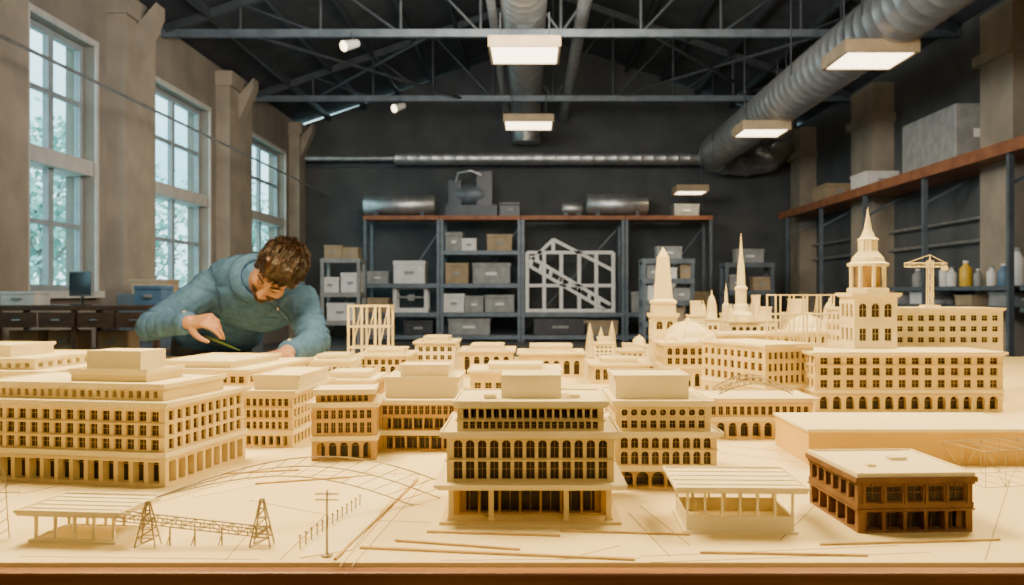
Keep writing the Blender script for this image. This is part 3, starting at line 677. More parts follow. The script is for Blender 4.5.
def duct(name,label,pts,r,ribs=True,mat='steel',n=24):
    P=[V(p) for p in pts]; base=P[0].copy(); out=[];rr=[]
    for i in range(len(P)-1):
        L=(P[i+1]-P[i]).length; st=max(1,int(L/.3))if ribs else 1
        for s in range(st):
            t0=s/st
            out.append(P[i].lerp(P[i+1],t0)); rr.append(r)
            if ribs:
                e=.02/L
                out.append(P[i].lerp(P[i+1],min(1,t0+e))); rr.append(r*1.035)
                out.append(P[i].lerp(P[i+1],min(1,t0+2*e))); rr.append(r*1.035)
                out.append(P[i].lerp(P[i+1],min(1,t0+3*e))); rr.append(r)
    out.append(P[-1]); rr.append(r)
    root=ob(name,None,None,base,0,label,'duct' if r>.1 else 'pipe')
    mb=MB(); mb.tube([p-base for p in out],rr,n); ob('duct_body' if r>.1 else 'pipe_body',mb.mesh('d',[mat]),root)
    return root
r_=duct('ventilation_duct',"large galvanised spiral duct hanging under roof ridge",[(-.1,3,CAMZ+4.62),(-.1,21.9,CAMZ+4.62),(-.1,22.3,CAMZ+4.5),(-.1,22.5,CAMZ+4.1),(-.1,22.5,CAMZ+3.75)],.36)
rods(r_,[(s,y-3,0,1.5) for y in range(5,22,3) for s in(-.37,.37)])
r_=duct('ventilation_duct',"large galvanised spiral duct along the wall side with elbow",[(4.45,4,CAMZ+3.38),(4.45,21.6,CAMZ+3.38),(4.55,22.1,CAMZ+3.36),(4.85,22.5,CAMZ+3.34),(5.4,22.7,CAMZ+3.32),(5.95,22.7,CAMZ+3.4),(6.3,22.7,CAMZ+3.7),(6.35,22.7,CAMZ+4.4)],.38)
rods(r_,[(s,y-4,0,1.6) for y in range(5,21,3) for s in(-.39,.39)])
duct('ventilation_duct',"long horizontal galvanised duct on slate wall",[(wx(395,22.8),22.8,CAMZ+3.4),(wx(700,22.8),22.8,CAMZ+3.4)],.17)
duct('wall_pipe',"slim horizontal steel pipe joining duct",[(wx(305,22.8),22.8,CAMZ+3.4),(wx(394,22.8),22.8,CAMZ+3.4)],.075,False,n=12)
duct('ceiling_pipe',"thin steel pipe running below roof",[(-.6,4,CAMZ+4.45),(-.6,23.3,CAMZ+4.45)],.07,False,n=10)
duct('ceiling_pipe',"thin steel pipe running below roof",[(.85,4,CAMZ+4.5),(.85,23.3,CAMZ+4.5)],.11,False,n=10)
duct('wall_cable',"thin taut cable strung beside the tall windows",[(-5.2,5,CAMZ+2.52),(-5.2,23.3,CAMZ+2.52)],.02,False,n=6)
for (x,d,z,w) in((-.08,13.5,3.55,1.05),(-.03,19.2,3.55,1.05),(wx(869,11.3),11.3,2.90,.9),(wx(761,16.2),16.2,2.86,.85),(wx(690,21.3),21.3,2.35,.75)):
    root=ob('ceiling_lamp',None,None,(x,d,CAMZ+z),0,"square suspended panel lamp with warm glowing diffuser",'ceiling lamp',group='suspended panel lamps')
    mb=MB(); s=w/2; mb.box(-s,s,-s,s,.03,.16); mb.box(-s,s,-s,-s+.04,0,.03);mb.box(-s,s,s-.04,s,0,.03);mb.box(-s,-s+.04,-s+.04,s-.04,0,.03);mb.box(s-.04,s,-s+.04,s-.04,0,.03)
    ob('housing',mb.mesh('l',['cardbox']),root)
    mb=MB(); mb.box(-s+.04,s-.04,-s+.04,s-.04,.012,.029); ob('diffuser',mb.mesh('l',['panel']),root)
    rods(root,[(sx*s*.7,0,.16,4.2-z) for sx in(-1,1)])
for (px,py,Y) in((352,45,14.5),(400,107,19.4)):
    x=wx(px,Y);z=wz(py,Y)
    root=ob('spot_lamp',None,None,(x,Y,z),0,"small white spot lamp clamped to roof truss",'spot lamp')
    mb=MB(); mb.cyl((-.1,-.15,-.05),(.08,.05,.05),.09,.06,12); ob('lamp_head',mb.mesh('l',['white']),root)
    mb=MB(); mb.cyl((-.106,-.157,-.053),(-.1,-.15,-.05),.08,.08,12); ob('lens',mb.mesh('l',['panel']),root)
    mb=MB(); mb.cyl((0,0,.05),(0,0,CAMZ+4.2-z),.012,n=5); ob('bracket',mb.mesh('l',['dsteel']),root)
# ============================================================ RACKS
def rack(label,x0,x1,y0,y1,top,shelves,name='storage_rack',topmat='rust',mat='bsteel'):
    cx=(x0+x1)/2; root=ob(name,None,None,(cx,y0,0),0,label,'storage rack'); w=(x1-x0)/2-.005;D=y1-y0
    for sx in(-1,1):
        for yy in(.04,D-.04):
            mb=MB(); mb.box(-.035,.035,-.035,.035,0,top-.08); ob('upright',mb.mesh('r',[mat]),root,(sx*(w-.04),yy,0))
    for i,z in enumerate(shelves):
        mb=MB(); mb.box(-w,w,0,D,z-.08,z); mb.box(-w,w,-.015,0,z-.1,z)
        ob('shelf',mb.mesh('r',[topmat if z==top else mat]),root)
    mb=MB(); mb.beam((-w+.04,D-.03,.2),(w-.04,D-.03,top-.2),.03,.03); ob('brace',mb.mesh('r',[mat]),root)
    return root
RXs=[wx(p,21.5) for p in(363,440,521,625,713)]
TOP=wz(215,21.5); LOW=wz(312,21.5); MID=wz(283,21.5); MH=wz(250,21.5)
for i in range(4):
    sh=[TOP,LOW,.15]+([MID] if i in(0,1) else [])+([MH] if i==1 else [])
    rack("tall dark steel storage rack with rusty top shelf",RXs[i],RXs[i+1],21.5,22.5,TOP,sh)
def sbox(label,x,y,z,w,d,h,mat='cardbox',lid=True,rot=0,name='storage_box',cat='box'):
    root=ob(name,None,None,(x,y,z),rot,label,cat)
    mb=MB(); mb.box(-w/2,w/2,-d/2,d/2,0,h*(.8 if lid else 1)); bev(ob('body',mb.mesh('b',[mat]),root),min(w,h)*.03)
    if lid:
        mb=MB(); mb.box(-w*.52,w*.52,-d*.52,d*.52,h*.8,h); bev(ob('lid',mb.mesh('b',[mat]),root),min(w,h)*.03)
    mb=MB(); mb.box(-w*.15,w*.15,-d*.52-.012,-d*.52,h*.4,h*.55); ob('handle',mb.mesh('b',['grey' if mat!='grey' else 'white']),root)
    return root
def tank(label,x,y,z,L,r,mat='steel'):
    root=ob('metal_drum',None,None,(x,y,z),0,label,'drum')
    mb=MB(); mb.tube([(-L/2,0,r+.06),(-L/2+.03,0,r+.06),(-L*.2,0,r+.06),(-L*.2+.02,0,r+.06),(L*.2,0,r+.06),(L*.2+.02,0,r+.06),(L/2-.03,0,r+.06),(L/2,0,r+.06)],[r*.8,r,r,r*1.04,r*1.04,r,r,r*.8],20); ob('shell',mb.mesh('t',[mat]),root)
    for s in(-1,1):
        mb=MB(); mb.box(-.05,.05,-r*.7,r*.7,0,.1+r*.25); ob('cradle',mb.mesh('t',['dsteel']),root,(s*L*.32,0,0))
def machine(label,x,y,z,w,h):
    root=ob('workshop_machine',None,None,(x,y,z),0,label,'machine')
    mb=MB(); mb.box(-w/2,w/2,-.3,.3,0,h*.25); ob('machine_base',mb.mesh('m',['dsteel']),root)
    mb=MB(); mb.tube([(-w*.3,0,h*.5),(-w*.1,0,h*.5),(w*.1,0,h*.5),(w*.35,0,h*.5)],[h*.2,h*.25,h*.25,h*.16],14); ob('motor',mb.mesh('m',['bsteel']),root)
    mb=MB(); mb.box(w*.1,w*.4,-.2,.2,h*.25,h); ob('housing',mb.mesh('m',['black']),root)
    mb=MB(); mb.box(-w*.45,-w*.2,-.2,.2,h*.25,h*.8); ob('housing',mb.mesh('m',['dsteel']),root)
    mb=MB(); mb.tube([(-w*.3,-.25,h*.75),(-w*.25,-.3,h*.95),(0,-.3,h*1.0),(w*.2,-.25,h*.9)],.03,8); ob('hose',mb.mesh('m',['steel']),root)
def printer(label,x,y,z,w,h):
    root=ob('model_printer',None,None,(x,y,z),0,label,'machine'); D=.5
    for (za,zb_) in((0,.16),(.9,1)):
        mb=MB(); mb.box(-w/2,w/2,-D/2,D/2,h*za,h*zb_); ob('machine_base' if za==0 else 'machine_top',mb.mesh('m',['white']),root)
    for sx in(-1,1):
        for sy in(-1,1):
            mb=MB(); mb.box(-w*.05,w*.05,-.03,.03,h*.16,h*.9); ob('post',mb.mesh('m',['white']),root,(sx*w*.44,sy*(D/2-.035),0))
    mb=MB(); mb.box(-w*.38,w*.38,-.03,.03,h*.55,h*.62); mb.box(-w*.1,w*.08,-.06,.06,h*.45,h*.7); ob('gantry',mb.mesh('m',['grey']),root)
    mb=MB(); mb.box(-w*.3,w*.3,-.18,.18,h*.16,h*.22); ob('bed',mb.mesh('m',['dsteel']),root)
tank("silver horizontal drum on top rack shelf",wx(400,22),22,TOP,1.75,.24)
tank("silver horizontal drum on top rack shelf",wx(617,22),22,TOP,1.5,.25)
machine("dark workshop machine on top rack shelf",wx(472,22),22,TOP,1.25,1.1)
sbox("dark equipment case on top rack shelf",wx(510,22),22,TOP,.5,.5,.35,'black')
sbox("grey carton on top rack shelf",wx(685,22),22,TOP,.6,.5,.3,'grey')
tank("small steel canister on top rack shelf",wx(572,22),22,TOP,.5,.15,'steel')
it=[(411,MID,.75,.55,'white'),(380,MID,.5,.3,'grey'),(455,MH,.4,.45,'grey'),(470,MH,.35,.3,'white'),(500,MH,.6,.4,'cardbox'),(458,MID,.55,.5,'cardbox'),(492,MID,.9,.5,'grey'),
 (380,LOW,.5,.35,'cardbox'),(455,LOW,.5,.45,'white'),(475,LOW,.45,.4,'grey'),(500,LOW,.7,.42,'grey'),(640,LOW,.5,.5,'grey'),(664,LOW,.5,.9,'white'),(695,LOW,.7,.5,'cardbox'),
 (380,.15,.7,.4,'grey'),(420,.15,.7,.35,'black'),(470,.15,1.0,.4,'grey'),(560,.15,1.3,.4,'black'),(600,.15,.8,.35,'cardbox'),(670,.15,1.0,.4,'grey')]
for px,z,w,h,m in it:
    sbox({'white':"off-white equipment box on rack shelf",'grey':"grey storage bin on rack shelf",'cardbox':"brown carton on rack shelf",'black':"black tool case on rack shelf"}[m],wx(px,22),21.95,z,w,.6,h,m,lid=random.random()<.7)
printer("white open-framed bench machine on rack shelf",wx(412,22),21.95,LOW,.85,.62)
root=ob('timber_truss',None,None,(wx(570,21.7),21.60,LOW),0,"white painted timber truss frame mock-up with stair-like diagonal on shelf",'truss model')
Z=lambda py: wz(py,21.6)-LOW
XX=lambda px: wx(px,21.6)-wx(570,21.6)
pr=[((527,312),(527,252)),((613,312),(613,252)),((527,310),(613,310)),((527,252),(613,252)),((527,264),(553,239)),((553,239),(613,270)),
 ((530,256),(610,304)),((527,264),(604,309)),((544,312),(544,252)),((561,312),(561,252)),((579,312),(579,252)),((596,312),(596,252)),((527,285),(613,285)),((537,252),(537,262)),((553,239),(553,252))]
for i in range(8):
    x0=532+i*9.6; y0=258.5+i*5.8; pr.append(((x0,y0),(x0-2,y0+7)))
for p,q in pr:
    mb=MB(); mb.beam((XX(p[0]),0,Z(p[1])),(XX(q[0]),0,Z(q[1])),.085,.075); ob('timber_member',mb.mesh('t',['white']),root)
rack("grey steel shelf unit with stacked cartons",wx(322,20.5),wx(362,20.5),20.3,21.0,wz(258,20.5),[wz(258,20.5),wz(292,20.5),wz(320,20.5)],topmat='grey',mat='grey')
for px,py,w,h in((335,258,.4,.3),(352,258,.35,.25),(332,292,.38,.35),(352,292,.42,.45),(342,320,.6,.4)):
    sbox("pale carton on grey shelf unit",wx(px,20.6),20.62,wz(py,20.5),w,.45,h,'white' if h>.32 else 'cardbox')
rack("steel clutter shelf beside the slate wall",wx(642,18),wx(695,18),18,18.6,wz(258,18),[wz(258,18),wz(278,18),wz(300,18),wz(322,18)],mat='bsteel',topmat='bsteel')
for px,py,w,h,m in((652,278,.25,.28,'grey'),(668,278,.3,.22,'white'),(684,278,.2,.3,'cardbox'),(655,300,.35,.3,'white'),(680,300,.35,.25,'grey'),(668,322,.6,.3,'cardbox'),(668,258,.5,.25,'grey')):
    sbox("small carton on clutter shelf",wx(px,18.3),18.28,wz(py,18),w,.35,h,m)
rack("steel shelf unit holding cartons near dark wall",wx(725,19.5),wx(775,19.5),19.5,20.1,wz(262,19.5),[wz(262,19.5),wz(290,19.5),wz(318,19.5)],mat='bsteel',topmat='bsteel')
for px,py,w,h,m in((735,290,.35,.35,'grey'),(760,290,.4,.3,'cardbox'),(748,262,.6,.3,'grey'),(740,318,.4,.3,'white')):
    sbox("carton on steel shelf unit",wx(px,19.8),19.78,wz(py,19.5),w,.35,h,m)
root=ob('wall_shelf',None,None,(6.1,8,CAMZ+1.84),0,"long rust-brown shelf board on grey posts",'wall shelf')
mb=MB(); mb.box(0,.9,0,14,0,.1); mb.box(-.03,0,0,14,-.06,.10); ob('shelf_board',mb.mesh('w',['rust']),root)
for y in(1,3.5,6,8.5,11,13.5):
    mb=MB(); mb.box(.02,.09,y,y+.07,-CAMZ-1.84,0); ob('post',mb.mesh('w',['bsteel']),root)
    mb=MB(); mb.beam((.06,y+.03,-.45),(.85,y+.03,-.03),.04,.04); ob('bracket',mb.mesh('w',['bsteel']),root)
for z_ in(.1,-.18):
    for k_,(ya,yb) in enumerate(((9.2,11.45),(11.6,13.95),(14.1,16.4))):
        root=ob('wall_shelf',None,None,(6.25,ya,CAMZ+z_-.05),0,"narrow grey-blue steel shelf on wall",'wall shelf',group='narrow wall shelves')
        mb=MB(); mb.box(0,.75,0,yb-ya,0,.04); mb.box(-.02,0,0,yb-ya,-.02,.04); ob('shelf_board',mb.mesh('w',['bsteel']),root)
        for yy in(.1,yb-ya-.1):
            mb=MB(); mb.beam((.1,yy,-.0),(.74,yy,-.22),.03,.03); ob('bracket',mb.mesh('w',['bsteel']),root)
sbox("large dented grey crate on rust-brown shelf",6.62,14.2,CAMZ+1.942,.72,1.9,.85,'grey',lid=False,name='storage_crate',cat='crate')
sbox("flat pale carton on rust-brown shelf",6.5,17,CAMZ+1.942,.6,.8,.3,'white')
sbox("brown carton on rust-brown shelf",6.5,19.3,CAMZ+1.942,.6,.9,.35,'cardbox')
def bottle(label,x,y,z,r,h,mat):
    root=ob('bottle',None,None,(x,y,z),0,label,'bottle')
    mb=MB(); mb.lathe([(r*.9,0),(r,.01),(r,h*.68),(r*.45,h*.82),(r*.4,h*.9)],14,smooth=True); ob('body',mb.mesh('b',[mat]),root)
    mb=MB(); mb.lathe([(r*.46,h*.9),(r*.46,h)],12); ob('cap',mb.mesh('b',['white' if mat!='white' else 'grey']),root)
zz=CAMZ+.092
for i,(px,r,h,m) in enumerate([(1018,.11,.5,'white'),(1004,.08,.3,'blue'),(992,.07,.28,'white'),(966,.09,.38,'yellow'),(978,.06,.25,'grey'),(952,.08,.3,'white'),(944,.07,.36,'white'),(930,.08,.25,'blue'),(918,.09,.3,'grey')]):
    d=900*6.45/(px-530); bottle({'white':"white plastic bottle on wall shelf",'blue':"blue plastic bottle on wall shelf",'yellow':"yellow plastic bottle on wall shelf",'grey':"grey bottle on wall shelf"}[m],6.45,d,zz,r,h,m)
for y,w,h,m in((10.2,.5,.18,'cardbox'),(11.0,.5,.16,'white'),(12.2,.5,.2,'grey'),(13.2,.5,.15,'cardbox'),(14.8,.5,.2,'white'),(15.7,.5,.18,'grey')):
    sbox("small carton on lower wall shelf",6.6,y,CAMZ-.188,w,.5,h,m)
for z_ in(1.15,.8): duct('wall_pipe',"thin grey conduit pipe along the wall",[(6.9,8,CAMZ+z_),(6.9,22,CAMZ+z_)],.03,False,n=8)
root=ob('work_bench',None,None,(-4.55,9,0),0,"dark wooden work bench with drawers and open shelf",'work bench')
bt=wz(305,9)
mb=MB(); mb.box(-.85,.85,0,.6,bt-.05,bt); bev(ob('bench_top',mb.mesh('w',['dwood']),root),.006)
for x in(-.82,-.05,.77):
    for y in(.02,.54):
        mb=MB(); mb.box(x,x+.05,y,y+.05,0,bt-.05); ob('leg',mb.mesh('w',['dwood']),root)
for z_ in(.25,.55): 
    mb=MB(); mb.box(-.8,.8,.04,.56,z_,z_+.03); ob('shelf',mb.mesh('w',['dwood']),root)
for i in range(4):
    mb=MB(); mb.box(-.76+.39*i,-.4+.39*i,.0,.03,bt-.22,bt-.07); dr=ob('drawer',mb.mesh('w',['dwood']),root)
    mb=MB(); mb.cyl((-.62+.39*i,-.02,bt-.145),(-.54+.39*i,-.02,bt-.145),.008,n=8); ob('knob',mb.mesh('w',['steel']),dr)
root=ob('computer_monitor',None,None,(wx(81,9.25),9.25,bt),math.radians(-25),"small dark computer monitor standing on bench",'monitor')
mb=MB(); mb.box(-.09,.09,-.06,.06,0,.012); mb.cyl((0,.02,.01),(0,.02,.12),.014,n=8); ob('stand',mb.mesh('m',['black']),root)
mb=MB(); mb.box(-.17,.17,-.012,.018,.09,.35); bev(ob('bezel',mb.mesh('m',['grey']),root),.005)
mb=MB(); mb.box(-.155,.155,-.014,-.012,.105,.335); ob('screen',mb.mesh('m',['screen']),root)
sbox("pale blue-grey carton on bench",wx(150,9.2)+.0,9.3,bt,.28,.3,.2,'blue'); sbox("white carton on bench",wx(20,9.2),9.3,bt,.35,.3,.14,'white')
for z_,xs in((.58,(-.6,-.2,.3)),(.28,(-.5,.1,.5))):
    for x in xs: sbox("brown carton on bench shelf",-4.55+x,9.3,z_,.3,.3,.2,'cardbox',lid=False)
for (x,y,w,h) in((-5.2,12.2,.8,1.15),(-5.2,15.6,.8,1.1)):
    root=ob('tool_cabinet',None,None,(x,y,0),0,"dark steel tool cabinet with drawers below windows",'cabinet')
    mb=MB(); mb.box(-w/2,w/2,0,.6,0,h); bev(ob('body',mb.mesh('c',['bsteel']),root),.01)
    for k in range(4):
        mb=MB(); mb.box(-w/2+.03,w/2-.03,-.02,0,.1+k*(h-.15)/4,.07+(k+1)*(h-.15)/4); dr=ob('drawer',mb.mesh('c',['bsteel']),root)
        mb=MB(); mb.box(-.12,.12,-.04,-.02,.07+(k+1)*(h-.15)/4-.06,.07+(k+1)*(h-.15)/4-.03); ob('handle',mb.mesh('c',['steel']),dr)
sbox("brown carton on tool cabinet",-5.2,12.5,1.15,.5,.4,.2,'cardbox'); sbox("white carton on tool cabinet",-5.2,15.9,1.1,.5,.4,.25,'white')
# ============================================================ OUTSIDE
mb=MB(); mb.box(-40,XL-.5,-10,55,-.2,-.1); ob('pavement',mb.mesh('g',['ground']),None,label="pale paved yard outside the windows",cat='ground')
lm=MB(); rnd=random.Random(3)
for c in range(26):
    cc=V((rnd.gauss(0,.8),rnd.gauss(0,1.3),rnd.uniform(1.6,5.4)))
    for i in range(80):
        p=cc+V((rnd.gauss(0,.33),rnd.gauss(0,.33),rnd.gauss(0,.3))); a1=V((rnd.uniform(-1,1),rnd.uniform(-1,1),rnd.uniform(-1,1))).normalized()*.12; b1=a1.orthogonal().normalized()*.08
        lm.add([p-a1,p+b1,p+a1,p-b1],[(0,1,2,3)])
lmesh=lm.mesh('leaves',['leaf'])
tm=MB(); tm.tube([(0,0,0),(.05,0,1.2),(0,.05,2.5),(.05,.1,4)],[.13,.1,.08,.04],8)
for an in range(6): tm.tube([(0,0,1.6+an*.3),(math.cos(an*1.9)*.6,math.sin(an*1.9)*.6,2.4+an*.35),(math.cos(an*1.9)*1.2,math.sin(an*1.9)*1.2,3.2+an*.4)],[.045,.03,.012],6)
tmesh=tm.mesh('trunk',['trunk'])
for i,(x,y,r) in enumerate(((-12.5,23,0),(-13,31,1),(-12.5,40.5,2))):
    root=ob('tree',None,None,(x,y,-.1),r,"leafy green tree outside the tall windows",'tree',group='trees outside')
    ob('trunk',tmesh,root); ob('crown',lmesh,root)
# ============================================================ PERSON
def remeshed(mb,name,vox,mats,smooth=4,disp=None,offset=V((0,0,0))):
    me=mb.mesh(name+'_src',mats); o=bpy.data.objects.new('tmp',me); COL.objects.link(o)
    m=o.modifiers.new('r','REMESH'); m.mode='VOXEL'; m.voxel_size=vox; m.use_smooth_shade=True
    s=o.modifiers.new('s','SMOOTH'); s.iterations=smooth; s.factor=.5
    dg=bpy.context.evaluated_depsgraph_get(); dg.update()
    me2=bpy.data.meshes.new_from_object(o.evaluated_get(dg)); bpy.data.objects.remove(o)
    me2.name=name
    me2.materials.clear()
    for k in mats: me2.materials.append(M[k])
    if disp:
        nn=[v.normal.copy() for v in me2.vertices]
        for v,n in zip(me2.vertices,nn): v.co=v.co+n*disp(v.co)
    for v in me2.vertices: v.co=v.co-offset
    for p in me2.polygons: p.use_smooth=True; p.material_index=0
    me2.update(); return me2
def Wp(px,py,d): return V((wx(px,d),d,wz(py,d)))
pel=V((-1.42,4.02,.98)); bel=V((-1.31,3.87,1.075)); che=V((-1.13,3.66,1.165)); nb=V((-1.075,3.53,1.225))
Rs=Wp(210,288,3.6); Ls=Wp(300,303,3.5)
Re=Wp(150,326,3.45); Rw=Wp(190,322,3.27)
Le=Wp(316,343,3.35); Lw=Wp(287,352,3.12)
lat=(Ls-Rs).normalized(); spn=(nb-pel).normalized(); dep=lat.cross(spn).normalized(); spn=dep.cross(lat).normalized()
TR=Matrix((lat,spn,dep)).transposed()
hf=V((-.30,-.66,-.69)).normalized(); hu=V((.50,-.50,.55)); hu=(hu-hf*hu.dot(hf)).normalized(); hr=hf.cross(hu)
HR=Matrix((hr,hf,hu)).transposed(); hc=Wp(277,272,3.33)
hp=lambda x,y,z: hc+HR@V((x,y,z))
PB=V((-1.42,4.1,0))
body=MB()
def E(c,rad,R): body.ell(c,rad,R,20,14)
E(che,(.175,.17,.105),TR); E(bel,(.15,.19,.105),TR); E(pel,(.16,.14,.11),TR)
body.cap(nb-spn*.03,hp(0,-.02,-.05),.062,.056)
body.cap(Rs,che+spn*.06-lat*.06,.062,.07); body.cap(Ls,che+spn*.06+lat*.06,.062,.07)
body.cap(Rs,Re,.050,.040); body.cap(Re,Rw,.039,.027); body.cap(Ls,Le,.050,.040); body.cap(Le,Lw,.039,.027)
hips=[pel-lat*.09+V((0,0,-.06)),pel+lat*.09+V((0,0,-.06))]
knees=[V((-1.57,4.05,.50)),V((-1.30,4.0,.50))]; ank=[V((-1.60,4.17,.09)),V((-1.30,4.13,.09))]
for i in range(2):
    body.cap(hips[i],knees[i],.085,.055); body.cap(knees[i],ank[i],.052,.036); body.cap(ank[i],ank[i]+V((.05,-.16,-.05)),.036,.028)
E(hp(0,-.012,.03),(.074,.094,.09),HR); E(hp(0,.022,-.045),(.057,.066,.062),HR); E(hp(0,.07,-.088),(.022,.018,.018),HR)
for s in(-1,1):
    E(hp(s*.038,.058,-.018),(.026,.026,.028),HR)
    E(hp(s*.077,-.005,-.008),(.010,.02,.032),HR)
    body.cap(hp(s*.012,.084,.028),hp(s*.045,.072,.030),.010,.009,8)
    body.cap(hp(s*.012,.100,-.028),hp(s*.008,.095,-.024),.008,.008,8)
body.cap(hp(0,.086,.018),hp(0,.111,-.022),.009,.0125,10)
body.cap(hp(-.016,.083,-.055),hp(.016,.083,-.055),.009,.009,8)
def hand(w,fwd,back,side_sign,curls,spread,thumb,sc=1.0):
    f=fwd.normalized(); b=(back-f*back.dot(f)).normalized(); x=f.cross(b)*side_sign
    L=lambda a_,c_,e_: w+(x*a_+f*c_+b*e_)*sc
    for i,xx in enumerate((.030,.010,-.010,-.029)):
        body.cap(L(xx*.6,.0,0),L(xx,.085-(.006 if i==3 else 0),0),.0155*sc,.0115*sc,10)
    body.ell(L(.0,.045,-.003),(.036*sc,.045*sc,.015*sc),Matrix((x,f,b)).transposed(),14,8)
    tips=[]
    for i,(xx,ln) in enumerate(zip((.030,.010,-.010,-.029),((.040,.026,.021),(.045,.030,.023),(.041,.027,.022),(.032,.021,.019)))):
        p=V((xx,.085-(.006 if i==3 else 0),0)); an=0; sp=spread*(1.5-i)*.5
        for k in range(3):
            an+=curls[i][k]; dv=V((math.sin(sp)*math.cos(an),math.cos(an)*math.cos(sp),-math.sin(an)))
            q=p+dv*ln[k]; r0=(.0098,.0086,.0078)[k]; r1=(.0086,.0078,.0066)[k]
            body.cap(L(*p),L(*q),r0*sc,r1*sc,10); p=q
        tips.append(L(*p))
    p=V((.026,.022,-.006))
    for k,(dv,ln) in enumerate(zip(thumb,(.042,.034,.027))):
        q=p+V(dv).normalized()*ln; body.cap(L(*p),L(*q),(.0145,.0115,.0098)[k]*sc,(.0115,.0098,.0075)[k]*sc,10); p=q
    return tips,L(*p)
r=math.radians
rfw=V((.86,-.42,.10))
tR,thR=hand(Rw,rfw,V((-.20,-.50,.84)),1,[(r(26),r(34),r(18)),(r(34),r(44),r(24)),(r(48),r(58),r(35)),(r(56),r(66),r(40))],r(4),((.62,.75,-.35),(.3,.8,-.5),(-.1,.8,-.6)))
tL,thL=hand(Lw,V((-.42,-.86,-.10)),V((-.1,-.1,.99)),-1,[(r(14),r(20),r(14)),(r(16),r(22),r(14)),(r(18),r(24),r(14)),(r(20),r(26),r(14))],r(16),((.8,.55,-.22),(.55,.8,-.12),(.3,.9,-.1)))
pme=remeshed(body,'person',.0042,['skin'],3,None,PB)
person=ob('person',pme,None,PB,0,"bearded brown-haired person in blue denim shirt leaning over table with tweezers",'person')
sh=MB()
def ES(c,rad): sh.ell(c,rad,TR,24,16)
ES(che,(.20,.19,.128)); ES(bel,(.172,.21,.125)); ES(pel+spn*.02,(.182,.15,.13))
sh.cap(nb-spn*.09,nb+spn*.0,.09,.07)
sh.cap(Rs,che+spn*.05-lat*.06,.076,.09); sh.cap(Ls,che+spn*.05+lat*.06,.076,.09)
for S,Eb,W_ in((Rs,Re,Rw),(Ls,Le,Lw)):
    sh.cap(S,Eb,.068,.055); sh.cap(Eb,Eb.lerp(W_,.86),.054,.040)
def seg(co,a_,b_):
    ab=b_-a_; t_=(co-a_).dot(ab)/ab.length_squared; q=a_+ab*max(0,min(1,t_)); return t_,(co-q).length,ab.length
def crease(x): return (1-abs(math.sin(x)))**2*-1.6+.5
def fold(co):
    v=noise.noise(co*7)*.006
    best=None
    for A_,B_ in((Rs,Re),(Re,Rw),(Ls,Le),(Le,Lw)):
        t_,dd,L=seg(co,A_,B_)
        if best is None or dd<best[0]: best=(dd,t_,L,A_,B_)
    dd,t_,L,A_,B_=best
    if dd<.085 and -.05<t_<1.05:
        el=Re if A_ in(Rs,Re) else Le
        k=.45+1.0*math.exp(-((co-el).length/.09)**2)
        v+=.0052*k*crease(t_*L*62+noise.noise(co*9)*4)
    else:
        u_=(co-che).dot(lat); w_=(co-che).dot(spn)
        r1=(co-Rs).length; r2=(co-Ls).length
        v+=.006*crease(math.atan2(w_+.05,u_+.2)*8+noise.noise(co*6)*3)*math.exp(-(r1/.25)**2)
        v+=.006*crease(math.atan2(w_+.05,.2-u_)*8+noise.noise(co*6)*3)*math.exp(-(r2/.25)**2)
        v+=.006*crease(w_*20+noise.noise(co*5)*4)*max(0,min(1,-w_*6))
    return v
me=remeshed(sh,'shirt',.0050,['shirt'],3,fold,PB); shirt=ob('shirt',me,person,label="blue denim long-sleeved shirt")
bvh=BVHTree.FromPolygons([v.co.copy() for v in me.vertices],[tuple(p.vertices) for p in me.polygons])
def onshirt(p,off=.001):
    loc,nor,_,_=bvh.find_nearest(p-PB); return loc+nor*off,nor
# armhole and yoke seams
for S,Eb,sg in((Rs,Re,-1),(Ls,Le,1)):
    ax_=(Eb-S).normalized()*.6+lat*sg*.4; a1,b1,c1=frame_to(ax_); c0=S-ax_.normalized()*.02
    pts=[onshirt(c0+a1*math.cos(2*math.pi*i/30)*.1+b1*math.sin(2*math.pi*i/30)*.1)[0] for i in range(31)]
    mb=MB(); mb.tube(pts,.0018,5); ob('armhole_seam',mb.mesh('seam',['seam']),shirt)
pts=[onshirt(che+spn*(.06-.25*abs(t_)**2)+lat*t_+V((0,0,.25)))[0] for t_ in [-.17+.34*i/20 for i in range(21)]]
mb=MB(); mb.tube(pts,.0018,5); ob('yoke_seam',mb.mesh('seam',['seam']),shirt)
# front placket with buttons
fr0=nb+V((.03,-.12,-.03)); fr1=che+V((.09,-.32,-.13))
for off in(-.014,.014):
    pts=[onshirt(fr0.lerp(fr1,i/14)+lat*off)[0] for i in range(15)]
    mb=MB(); mb.tube(pts,.0016,5); ob('placket_seam',mb.mesh('seam',['seam']),shirt)
for i in range(3):
    p_,n_=onshirt(fr0.lerp(fr1,.1+i*.35),.001); mb=MB(); mb.cyl(p_,p_+n_*.003,.006,n=10); ob('button',mb.mesh('button',['button']),shirt)
